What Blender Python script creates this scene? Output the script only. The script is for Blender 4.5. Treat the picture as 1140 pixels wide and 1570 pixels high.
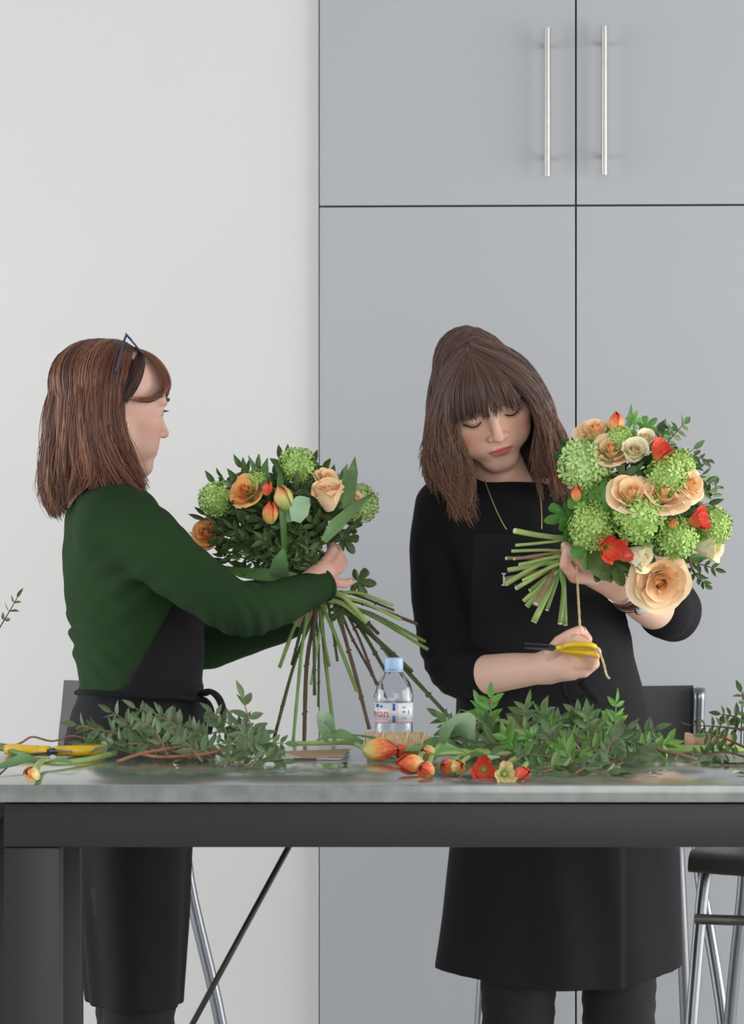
import bpy, bmesh, math, random
import numpy as np
from mathutils import Vector, Matrix

for o in list(bpy.data.objects):
    bpy.data.objects.remove(o)
SC = bpy.context.scene
COL = SC.collection
PI = math.pi

# ------------------------------------------------------------------ camera
F = 7150.0          # focal length in pixels of the 1140 x 1570 frame
CZ = 1.42           # lens height
HY = 640.0          # row of the horizon
cam_d = bpy.data.cameras.new('camera')
cam = bpy.data.objects.new('camera', cam_d)
COL.objects.link(cam)
cam.location = (0, 0, CZ)
cam.rotation_euler = (PI / 2, 0, 0)
cam_d.sensor_fit = 'VERTICAL'
cam_d.sensor_height = 36.0
cam_d.lens = F / 1570.0 * 36.0
cam_d.shift_y = -(785.0 - HY) / 1570.0
cam_d.clip_start = 0.1
cam_d.clip_end = 60
SC.camera = cam

# ------------------------------------------------------------------ world, lights, exposure
w = bpy.data.worlds.new('room_daylight')
SC.world = w
w.use_nodes = True
w.node_tree.nodes['Background'].inputs[0].default_value = (0.93, 0.965, 1.0, 1)
w.node_tree.nodes['Background'].inputs[1].default_value = 0.40

def area(name, loc, target, sx, sy, power, col):
    l = bpy.data.lights.new(name, 'AREA')
    l.shape = 'RECTANGLE'; l.size = sx; l.size_y = sy; l.energy = power; l.color = col
    o = bpy.data.objects.new(name, l)
    COL.objects.link(o)
    o.location = loc
    d = Vector(target) - Vector(loc)
    o.rotation_euler = d.to_track_quat('-Z', 'Y').to_euler()
    return o
area('window_light_right', (3.7, 6.9, 1.15), (0.0, 8.2, 0.6), 4.4, 2.4, 180, (1.0, 0.985, 0.965))
area('window_light_left', (-3.7, 7.0, 1.15), (-0.1, 8.4, 0.55), 4.0, 2.4, 116, (0.97, 0.985, 1.0))
area('window_light_front', (1.2, 0.6, 2.1), (0.1, 7.6, 1.1), 4.2, 2.8, 140, (1.0, 0.99, 0.975))

vs = SC.view_settings
vs.view_transform = 'Standard'; vs.look = 'None'; vs.exposure = 0.0; vs.gamma = 1.0
vs.use_curve_mapping = False

# ------------------------------------------------------------------ helpers
def at(px, py, Y):
    return Vector(((px - 570.0) * Y / F, Y, CZ - (py - HY) * Y / F))

def lin(c):
    out = []
    for v in c[:3]:
        v = v / 255.0
        out.append(v / 12.92 if v <= 0.04045 else ((v + 0.055) / 1.055) ** 2.4)
    return tuple(out) + (1.0,)

MATS = {}
def mat(name, col, rough=0.6, metal=0.0, var=0.08, scale=20.0, bump=0.0, bscale=200.0, spec=0.5, objvar=0.0, col2=None, sheen=0.0, trans=0.0):
    """procedural principled material: noise-driven colour variation and fine relief"""
    if name in MATS:
        return MATS[name]
    m = bpy.data.materials.new(name)
    m.use_nodes = True
    nt = m.node_tree; N = nt.nodes; L = nt.links
    b = N['Principled BSDF']
    b.inputs['Roughness'].default_value = rough
    b.inputs['Metallic'].default_value = metal
    b.inputs['Specular IOR Level'].default_value = spec
    if sheen:
        b.inputs['Sheen Weight'].default_value = sheen
    tc = N.new('ShaderNodeTexCoord')
    nz = N.new('ShaderNodeTexNoise'); nz.inputs['Scale'].default_value = scale; nz.inputs['Detail'].default_value = 4
    L.new(tc.outputs['Object'], nz.inputs['Vector'])
    a = lin(col); c2 = lin(col2) if col2 else tuple(min(1, v * (1 + var)) for v in a[:3]) + (1,)
    if not col2:
        a = tuple(v * (1 - var) for v in a[:3]) + (1,)
    mr = N.new('ShaderNodeMapRange'); mr.inputs[1].default_value = 0.3; mr.inputs[2].default_value = 0.7
    L.new(nz.outputs['Fac'], mr.inputs[0])
    mx = N.new('ShaderNodeMix'); mx.data_type = 'RGBA'
    mx.inputs[6].default_value = a; mx.inputs[7].default_value = c2
    L.new(mr.outputs[0], mx.inputs[0])
    out = mx.outputs[2]
    if objvar:
        oi = N.new('ShaderNodeObjectInfo')
        hs = N.new('ShaderNodeHueSaturation')
        r1 = N.new('ShaderNodeMapRange'); r1.inputs[3].default_value = 1 - objvar; r1.inputs[4].default_value = 1 + objvar
        L.new(oi.outputs['Random'], r1.inputs[0]); L.new(r1.outputs[0], hs.inputs['Value'])
        r2 = N.new('ShaderNodeMath'); r2.operation = 'MULTIPLY'; r2.inputs[1].default_value = 7.31
        r3 = N.new('ShaderNodeMath'); r3.operation = 'FRACT'
        r4 = N.new('ShaderNodeMapRange'); r4.inputs[3].default_value = 0.5 - objvar * 0.09; r4.inputs[4].default_value = 0.5 + objvar * 0.09
        L.new(oi.outputs['Random'], r2.inputs[0]); L.new(r2.outputs[0], r3.inputs[0]); L.new(r3.outputs[0], r4.inputs[0])
        L.new(r4.outputs[0], hs.inputs['Hue'])
        L.new(out, hs.inputs['Color']); out = hs.outputs[0]
    L.new(out, b.inputs['Base Color'])
    if bump:
        n2 = N.new('ShaderNodeTexNoise'); n2.inputs['Scale'].default_value = bscale; n2.inputs['Detail'].default_value = 3
        L.new(tc.outputs['Object'], n2.inputs['Vector'])
        bp = N.new('ShaderNodeBump'); bp.inputs['Strength'].default_value = bump; bp.inputs['Distance'].default_value = 0.002
        L.new(n2.outputs['Fac'], bp.inputs['Height']); L.new(bp.outputs[0], b.inputs['Normal'])
    if trans:
        b.inputs['Transmission Weight'].default_value = trans
    MATS[name] = m
    return m

def attr_mat(name, rough=0.5, spec=0.4, sss=0.0, aniso=0.0, bump=0.0, bscale=600):
    """material whose base colour is the mesh's own colour attribute 'tint'"""
    m = bpy.data.materials.new(name); m.use_nodes = True
    nt = m.node_tree; N = nt.nodes; L = nt.links
    b = N['Principled BSDF']; b.inputs['Roughness'].default_value = rough; b.inputs['Specular IOR Level'].default_value = spec
    a = N.new('ShaderNodeAttribute'); a.attribute_name = 'tint'
    L.new(a.outputs['Color'], b.inputs['Base Color'])
    if sss:
        b.inputs['Subsurface Weight'].default_value = sss
        b.inputs['Subsurface Radius'].default_value = (1.0, 0.4, 0.25)
        b.inputs['Subsurface Scale'].default_value = 0.006
    if bump:
        tc = N.new('ShaderNodeTexCoord')
        n2 = N.new('ShaderNodeTexNoise'); n2.inputs['Scale'].default_value = bscale
        L.new(tc.outputs['Object'], n2.inputs['Vector'])
        bp = N.new('ShaderNodeBump'); bp.inputs['Strength'].default_value = bump; bp.inputs['Distance'].default_value = 0.001
        L.new(n2.outputs['Fac'], bp.inputs['Height']); L.new(bp.outputs[0], b.inputs['Normal'])
    MATS[name] = m
    return m

def tag(o, label=None, cat=None, group=None, kind=None):
    if label: o['label'] = label
    if cat: o['category'] = cat
    if group: o['group'] = group
    if kind: o['kind'] = kind
    return o

def empty(name, loc=(0, 0, 0), rz=0.0):
    o = bpy.data.objects.new(name, None)
    o.empty_display_size = 0.05
    COL.objects.link(o); o.location = loc; o.rotation_euler = (0, 0, rz)
    return o

class MB:
    """collects shapes, then links them as ONE mesh object"""
    def __init__(s): s.v = []; s.f = []
    def add(s, vs_, fs_):
        n = len(s.v); s.v += [tuple(v) for v in vs_]; s.f += [tuple(i + n for i in f) for f in fs_]
    def box(s, lo, hi, bev=0.0, M=None):
        x0, y0, z0 = lo; x1, y1, z1 = hi
        bm = bmesh.new()
        bmesh.ops.create_cube(bm, size=1.0)
        for v in bm.verts:
            v.co = Vector(((x0 + x1) / 2 + v.co.x * (x1 - x0), (y0 + y1) / 2 + v.co.y * (y1 - y0), (z0 + z1) / 2 + v.co.z * (z1 - z0)))
        if bev:
            bmesh.ops.bevel(bm, geom=list(bm.edges), offset=bev, segments=2, profile=0.5, affect='EDGES')
        if M is not None:
            bm.transform(M)
        bm.verts.index_update()
        s.add([v.co.copy() for v in bm.verts], [[v.index for v in f.verts] for f in bm.faces])
        bm.free(); return s
    def tube(s, pts, rad, sides=8, cap=True, flat=1.0, nrm=None, closed=False):
        P = [Vector(p) for p in pts]; n = len(P)
        R = [rad] * n if isinstance(rad, (int, float)) else list(rad)
        up = None; rings = []
        for i in range(n):
            if closed: t = P[(i + 1) % n] - P[i - 1]
            else: t = P[min(i + 1, n - 1)] - P[max(i - 1, 0)]
            t = t.normalized() if t.length > 1e-9 else Vector((0, 0, 1))
            if up is None:
                up = Vector(nrm) if nrm is not None else (Vector((0, 0, 1)) if abs(t.z) < 0.9 else Vector((1, 0, 0)))
            a = (up - t * up.dot(t))
            if a.length < 1e-6: a = t.orthogonal()
            a.normalize(); up = a; b = t.cross(a)
            rings.append([P[i] + (a * math.cos(2 * PI * k / sides) * flat + b * math.sin(2 * PI * k / sides)) * R[i] for k in range(sides)])
        vs_ = [v for r in rings for v in r]; fs_ = []
        m = n if closed else n - 1
        for i in range(m):
            j = (i + 1) % n
            for k in range(sides):
                k2 = (k + 1) % sides
                fs_.append((i * sides + k, i * sides + k2, j * sides + k2, j * sides + k))
        if cap and not closed:
            fs_.append(tuple(range(sides))[::-1]); fs_.append(tuple((n - 1) * sides + k for k in range(sides)))
        s.add(vs_, fs_); return s
    def lathe(s, prof, sides=24, M=None, cap=True):
        vs_ = []; fs_ = []
        for (r, z) in prof:
            for k in range(sides):
                a = 2 * PI * k / sides
                vs_.append(Vector((r * math.cos(a), r * math.sin(a), z)))
        n = len(prof)
        for i in range(n - 1):
            for k in range(sides):
                k2 = (k + 1) % sides
                fs_.append((i * sides + k, i * sides + k2, (i + 1) * sides + k2, (i + 1) * sides + k))
        if cap:
            fs_.append(tuple(range(sides))[::-1]); fs_.append(tuple((n - 1) * sides + k for k in range(sides)))
        if M is not None: vs_ = [M @ v for v in vs_]
        s.add(vs_, fs_); return s
    def mesh(s, name, m, smooth=True, angle=None):
        me = bpy.data.meshes.new(name)
        me.from_pydata(s.v, [], s.f); me.update()
        if m: me.materials.append(m)
        if smooth:
            me.polygons.foreach_set('use_smooth', [True] * len(me.polygons))
            if angle: me.set_sharp_from_angle(angle=math.radians(angle))
        return me
    def build(s, name, m, parent=None, smooth=True, angle=None, off=None):
        """off: world position of the parent, taken off the vertices"""
        if off is not None:
            ox, oy, oz = off; s.v = [(x - ox, y - oy, z - oz) for x, y, z in s.v]
        o = bpy.data.objects.new(name, s.mesh(name, m, smooth, angle))
        COL.objects.link(o)
        if parent: o.parent = parent
        return o

def np_mesh(name, V, Q, m, tint=None, smooth=True):
    me = bpy.data.meshes.new(name)
    V = np.asarray(V, np.float32); Q = np.asarray(Q, np.int32)
    me.vertices.add(len(V)); me.vertices.foreach_set('co', V.ravel())
    k = Q.shape[1]
    me.loops.add(Q.size); me.loops.foreach_set('vertex_index', Q.ravel())
    me.polygons.add(len(Q)); me.polygons.foreach_set('loop_start', np.arange(0, Q.size, k, dtype=np.int32))
    me.update(calc_edges=True)
    me.polygons.foreach_set('use_smooth', np.ones(len(Q), bool))
    if m: me.materials.append(m)
    if tint is not None:
        a = me.color_attributes.new('tint', 'FLOAT_COLOR', 'POINT')
        c = np.ones((len(V), 4), np.float32); c[:, :3] = tint
        a.data.foreach_set('color', c.ravel())
    return me

def link(name, me, parent=None):
    o = bpy.data.objects.new(name, me); COL.objects.link(o)
    if parent: o.parent = parent
    return o

def catmull(P, n):
    P = np.asarray([tuple(p) for p in P], float); m = len(P)
    if m == 2: return P[0] + (P[1] - P[0]) * np.linspace(0, 1, n)[:, None]
    E = np.vstack([2 * P[0] - P[1], P, 2 * P[-1] - P[-2]])
    t = np.linspace(0, m - 1, n); i = np.minimum(t.astype(int), m - 2); f = (t - i)[:, None]
    a, b, c, d = E[i], E[i + 1], E[i + 2], E[i + 3]
    return 0.5 * ((2 * b) + (c - a) * f + (2 * a - 5 * b + 4 * c - d) * f ** 2 + (3 * b - a - 3 * c + d) * f ** 3)

# ------------------------------------------------------------------ implicit surfaces (people and their clothes)
class Vol:
    def __init__(s, lo, hi, h):
        s.h = h; s.lo = np.array(lo, float)
        n = [int(math.ceil((hi[i] - lo[i]) / h)) + 1 for i in range(3)]
        s.ax = [(lo[i] + np.arange(n[i]) * h).astype(np.float32) for i in range(3)]
        s.d = np.full(n, 1.0, np.float32)
    def _sl(s, lo, hi, pad):
        sl = []
        for i in range(3):
            a = int(np.searchsorted(s.ax[i], lo[i] - pad)); b = int(np.searchsorted(s.ax[i], hi[i] + pad))
            if b <= a: return None
            sl.append(slice(a, b))
        return tuple(sl)
    def op(s, fn, lo, hi, k=0.0, sub=False):
        pad = k + 4 * s.h
        sl = s._sl(lo, hi, pad)
        if sl is None: return s
        X = s.ax[0][sl[0]][:, None, None]; Y = s.ax[1][sl[1]][None, :, None]; Z = s.ax[2][sl[2]][None, None, :]
        p = fn(X, Y, Z); d = s.d[sl]
        if sub:
            if k <= 0: s.d[sl] = np.maximum(d, -p)
            else:
                g = np.clip(0.5 - 0.5 * (d + p) / k, 0, 1); s.d[sl] = d * (1 - g) - p * g + k * g * (1 - g)
        else:
            if k <= 0: s.d[sl] = np.minimum(d, p)
            else:
                g = np.clip(0.5 + 0.5 * (d - p) / k, 0, 1); s.d[sl] = d * (1 - g) + p * g - k * g * (1 - g)
        return s
    def cone(s, a, b, r1, r2, k=0.0, sub=False):
        a = np.array(tuple(a), float); b = np.array(tuple(b), float); ab = b - a; L2 = max(float(ab @ ab), 1e-10)
        def fn(X, Y, Z):
            t = np.clip(((X - a[0]) * ab[0] + (Y - a[1]) * ab[1] + (Z - a[2]) * ab[2]) / L2, 0, 1)
            return np.sqrt((X - a[0] - t * ab[0]) ** 2 + (Y - a[1] - t * ab[1]) ** 2 + (Z - a[2] - t * ab[2]) ** 2) - (r1 + (r2 - r1) * t)
        R = max(r1, r2)
        return s.op(fn, np.minimum(a, b) - R, np.maximum(a, b) + R, k, sub)
    def chain(s, P, R, k=0.01, n=0, sub=False):
        """tapered limb through the points; n > 0 resamples it as a smooth curve"""
        P = np.array([tuple(p) for p in P], float); R = np.array(R, float)
        if n:
            R = np.interp(np.linspace(0, len(P) - 1, n), np.arange(len(P)), R); P = catmull(P, n)
        A = P[:-1]; 
        def fn(X, Y, Z):
            best = None
            for i in range(len(P) - 1):
                a = P[i]; ab = P[i + 1] - a; L2 = max(float(ab @ ab), 1e-10)
                t = np.clip(((X - a[0]) * ab[0] + (Y - a[1]) * ab[1] + (Z - a[2]) * ab[2]) / L2, 0, 1)
                q = np.sqrt((X - a[0] - t * ab[0]) ** 2 + (Y - a[1] - t * ab[1]) ** 2 + (Z - a[2] - t * ab[2]) ** 2) - (R[i] + (R[i + 1] - R[i]) * t)
                best = q if best is None else np.minimum(best, q)
            return best
        return s.op(fn, P.min(0) - R.max(), P.max(0) + R.max(), k, sub)
    def ell(s, c, r, k=0.0, rot=None, sub=False):
        c = np.array(tuple(c), float); r = np.array(r, float); Rm = np.array(rot) if rot is not None else np.eye(3)
        def fn(X, Y, Z):
            x, y, z = X - c[0], Y - c[1], Z - c[2]
            u = [(Rm[0, i] * x + Rm[1, i] * y + Rm[2, i] * z) for i in range(3)]
            k0 = np.sqrt(sum((u[i] / r[i]) ** 2 for i in range(3))); k1 = np.sqrt(sum((u[i] / r[i] ** 2) ** 2 for i in range(3)))
            return np.maximum(k0 * (k0 - 1) / np.maximum(k1, 1e-5), -r.min())
        R = r.max()
        return s.op(fn, c - R, c + R, k, sub)
    def loft(s, secs, k=0.0, off=0.0, fn_extra=None, fn_disp=None):
        """secs: rows z, cx, cy, rx, ry (z ascending or descending); horizontal ellipses"""
        A = np.array(sorted(secs), float)
        zz = np.linspace(A[0, 0], A[-1, 0], 160)
        T = [np.interp(zz, A[:, 0], A[:, i]) for i in range(1, 5)]
        ker = np.hanning(17); ker /= ker.sum()
        T = [np.convolve(np.pad(t, 8, mode='edge'), ker, 'valid') for t in T]
        lo = [min((T[0] - T[2]).min(), 9) - off, (T[1] - T[3]).min() - off, A[0, 0] - off]
        hi = [(T[0] + T[2]).max() + off, (T[1] + T[3]).max() + off, A[-1, 0] + off]
        def fn(X, Y, Z):
            cx, cy, rx, ry = [np.interp(Z.ravel(), zz, t)[None, None, :] for t in T]
            x = X - cx; y = Y - cy
            k0 = np.sqrt((x / rx) ** 2 + (y / ry) ** 2); k1 = np.sqrt((x / rx ** 2) ** 2 + (y / ry ** 2) ** 2)
            d = np.maximum(k0 * (k0 - 1) / np.maximum(k1, 1e-4), -np.minimum(rx, ry)) - off
            if fn_disp is not None: d = d + fn_disp(X, Y, Z)
            d = np.maximum(d, np.maximum(A[0, 0] - Z, Z - A[-1, 0]))
            if fn_extra is not None: d = np.maximum(d, fn_extra(X, Y, Z))
            return d.astype(np.float32)
        return s.op(fn, lo, hi, k)
    def disp(s, fn):
        X = s.ax[0][:, None, None]; Y = s.ax[1][None, :, None]; Z = s.ax[2][None, None, :]
        s.d = (s.d + fn(X, Y, Z)).astype(np.float32); return s
    def cut(s, fn):
        X = s.ax[0][:, None, None]; Y = s.ax[1][None, :, None]; Z = s.ax[2][None, None, :]
        s.d = np.maximum(s.d, fn(X, Y, Z)).astype(np.float32); return s
    def net(s):
        d = s.d; d[0] = d[-1] = 1; d[:, 0] = d[:, -1] = 1; d[:, :, 0] = d[:, :, -1] = 1
        S = d < 0
        n = np.array(d.shape) - 1
        cnt = np.zeros(n, np.int8)
        for i in (0, 1):
            for j in (0, 1):
                for k in (0, 1):
                    cnt += S[i:i + n[0], j:j + n[1], k:k + n[2]]
        act = (cnt > 0) & (cnt < 8)
        ci = np.argwhere(act); idx = np.full(n, -1, np.int32); idx[act] = np.arange(len(ci))
        acc = np.zeros((len(ci), 3)); num = np.zeros(len(ci))
        cor = [(i, j, k) for i in (0, 1) for j in (0, 1) for k in (0, 1)]
        val = {c: d[ci[:, 0] + c[0], ci[:, 1] + c[1], ci[:, 2] + c[2]] for c in cor}
        for a in cor:
            for ax in range(3):
                if a[ax] == 0:
                    b = list(a); b[ax] = 1; b = tuple(b)
                    va, vb = val[a], val[b]; cr = (va < 0) != (vb < 0)
                    t = np.where(cr, va / np.where(cr, va - vb, 1), 0)
                    p = np.tile(np.array(a, float), (len(ci), 1)); p[:, ax] += t
                    acc += p * cr[:, None]; num += cr
        V = s.lo + (ci + acc / num[:, None]) * s.h
        Q = []
        for ax in range(3):
            sa = [slice(1, -1)] * 3; sb = [slice(1, -1)] * 3
            sa[ax] = slice(0, -1); sb[ax] = slice(1, None)
            A = S[tuple(sa)]; B = S[tuple(sb)]
            e = np.argwhere(A != B)
            if not len(e): continue
            e0 = e.copy()
            for q in range(3):
                if q != ax: e0[:, q] += 1
            u, v = (ax + 1) % 3, (ax + 2) % 3
            def cell(du, dv):
                c = e0.copy(); c[:, u] += du; c[:, v] += dv
                return idx[c[:, 0], c[:, 1], c[:, 2]]
            q4 = np.stack([cell(-1, -1), cell(0, -1), cell(0, 0), cell(-1, 0)], 1)
            ins = A[tuple(e.T)]
            q4[~ins] = q4[~ins][:, ::-1]
            Q.append(q4)
        return V, np.vstack(Q)

def smooth_verts(V, Q, it=1, lam=0.5):
    for _ in range(it):
        acc = np.zeros_like(V); n = np.zeros(len(V))
        for i in range(4):
            a, b = Q[:, i], Q[:, (i + 1) % 4]
            np.add.at(acc, a, V[b]); np.add.at(n, a, 1); np.add.at(acc, b, V[a]); np.add.at(n, b, 1)
        V = V * (1 - lam) + lam * acc / np.maximum(n, 1)[:, None]
    return V

def xf(M, V):
    M = np.array(M); return V @ M[:3, :3].T + M[:3, 3]

def Rz(a): return Matrix.Rotation(math.radians(a), 4, 'Z')
def Rx(a): return Matrix.Rotation(math.radians(a), 4, 'X')
def Ry(a): return Matrix.Rotation(math.radians(a), 4, 'Y')
# ================================================================== the room
TAN = math.tan(math.radians(5.0))
X490 = (490 - 570) * 8.75 / F
def wallY(px):
    return (8.75 + TAN * X490) / (1 + TAN * (px - 570) / F)
def wallpt(px, py):
    return at(px, py, wallY(px))
WM = Matrix.Translation((X490, 8.75, 0)) @ Rz(-5.0)       # wall frame: x along the wall, -y towards the room
WI = WM.inverted()
def wl(px, py):
    p = WI @ wallpt(px, py); return p.x, p.z

m_plaster = mat('white_plaster', (207, 207, 205), 0.75, var=0.012, scale=2.5, bump=0.05, bscale=60)
m_floor = mat('grey_screed_floor', (228, 228, 225), 0.5, var=0.06, scale=3)
m_cab = mat('grey_lacquer', (166, 168, 172), 0.42, var=0.012, scale=3, spec=0.35)
m_carc = mat('cabinet_carcass_grey', (92, 94, 98), 0.7, var=0.05)
m_steel = mat('brushed_steel', (172, 172, 170), 0.42, metal=1.0, var=0.05, scale=60)
m_chrome = mat('stool_tube_metal', (132, 135, 140), 0.34, metal=1.0, var=0.03)
m_black = mat('powder_coated_black', (25, 25, 24), 0.5, var=0.06, scale=30, bump=0.04, bscale=500)
m_conc = mat('polished_concrete', (112, 117, 113), 0.22, var=0.10, scale=30, bump=0.03, bscale=160, col2=(140, 144, 140))
m_conc.node_tree.nodes['Principled BSDF'].inputs['Coat Weight'].default_value = 1.0
m_conc.node_tree.nodes['Principled BSDF'].inputs['Coat Roughness'].default_value = 0.15
m_concedge = m_conc

b = MB(); b.box((-2.6, 0, 0), (-0.002, 0.12, 3.4)); b.box((-0.002, 0.42, 0), (2.6, 0.54, 3.4)); b.box((-0.002, 0, 2.75), (2.6, 0.42, 3.4)); b.box((wl(883, 315)[0] + 0.488, 0, 0), (2.6, 0.12, 2.75))
o = b.build('wall_back', m_plaster, smooth=False); o.matrix_world = WM
tag(o, kind='structure')
b = MB(); b.box((-4, -1, -0.1), (4, 9.6, 0))
tag(b.build('floor', m_floor, smooth=False), kind='structure')

def cabinet(x0, x1, z0, z1, label, handle=None):
    r = empty('wall_cabinet'); r.matrix_world = WM @ Matrix.Translation((x0, 0, z0))
    tag(r, label, 'cabinet', 'grey flush-fronted cabinets on the back wall')
    W_, H_ = x1 - x0, z1 - z0; t = 0.018
    b = MB(); b.box((0, 0.004, 0), (t, 0.40, H_)); b.box((W_ - t, 0.004, 0), (W_, 0.40, H_))
    b.box((t, 0.004, 0), (W_ - t, 0.40, t)); b.box((t, 0.004, H_ - t), (W_ - t, 0.40, H_)); b.box((t, 0.39, t), (W_ - t, 0.40, H_ - t))
    b.build('carcass', m_carc, r, smooth=False)
    g = 0.0016
    b = MB(); b.box((g, -0.019, g), (W_ - g, 0.002, H_ - g), 0.0012)
    d = b.build('door', m_cab, r, smooth=False)
    if handle:
        hx, ha, hb = handle[0] - x0, handle[1] - z0, handle[2] - z0
        b = MB(); b.tube([(hx, -0.056, ha), (hx, -0.056, hb)], 0.006, 16)
        for zz in (ha + 0.034, hb - 0.034):
            b.tube([(hx, -0.019, zz), (hx, -0.054, zz)], 0.0042, 10)
        tag(b.build('handle', m_steel, d, angle=40), 'brushed steel bar handle')
xs0 = 0.0; xm = wl(883, 315)[0]; x1_ = xm + 0.487
zm = wl(700, 316.5)[1]
cabinet(xs0, xm, 0.0, zm, 'tall lower grey cabinet with a plain door beside the white wall')
cabinet(xm, x1_, 0.0, zm, 'tall lower grey cabinet with a plain door behind the flower-filled round bouquet')
h1 = wl(841, 273), wl(841, 46); h2 = wl(928, 271), wl(929, 43)
cabinet(xs0, xm, zm, 2.74, 'upper grey cabinet next to the white wall with handle at its right edge', (h1[0][0], h1[0][1], h1[1][1]))
cabinet(xm, x1_, zm, 2.74, 'upper grey cabinet with steel bar handle at its left edge', (h2[0][0], h2[0][1], h2[1][1]))

# ================================================================== tables
TZ = 0.92; YF = 6.35; YB = 7.10
XL = -0.5215
def work_table(x0, label):
    r = empty('work_table', (x0, YF, 0))
    tag(r, label, 'table', 'concrete-topped work tables')
    L_ = 2.4; D_ = YB - YF
    b = MB(); b.box((0.001, 0, TZ - 0.0245), (L_, D_, TZ), 0.0025); b.build('tabletop', m_conc, r, angle=40)
    za, zb = TZ - 0.0265, TZ - 0.0865
    ia = 0.019; yf = 0.012
    for nm, lo, hi in (('apron_rail', (ia, yf, zb), (L_ - ia, yf + 0.04, za)), ('apron_rail', (ia, D_ - 0.052, zb), (L_ - ia, D_ - 0.012, za)),
                       ('end_rail', (ia, yf + 0.04, zb), (ia + 0.04, D_ - 0.052, za)), ('end_rail', (L_ - ia - 0.04, yf + 0.04, zb), (L_ - ia, D_ - 0.052, za))):
        b = MB(); b.box(lo, hi, 0.003); b.build(nm, m_black, r, angle=40)
    for lx, ly, lw in ((ia, yf + 0.002, 0.0765), (L_ - ia - 0.0765, yf + 0.002, 0.0765), (ia - 0.012, D_ - 0.088, 0.0765), (L_ - ia - 0.0765, D_ - 0.088, 0.0765)):
        b = MB(); b.box((lx, ly, 0.0), (lx + lw, ly + 0.076, zb), 0.004); b.build('leg', m_black, r, angle=40)
    return r
t1 = work_table(XL, 'long table with grey concrete top and black steel frame in front of the women')
yb = YB - 0.045
p0 = at(447, 1290, yb); p1 = at(196, 1752, yb)
b = MB(); b.tube([p0, p1], 0.0045, 10)
tag(b.build('brace_rod', m_black, t1, off=t1.location), 'thin black diagonal bracing rod')
t2 = work_table(XL - 2.402, 'neighbouring concrete-topped table just entering at the left edge')

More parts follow.
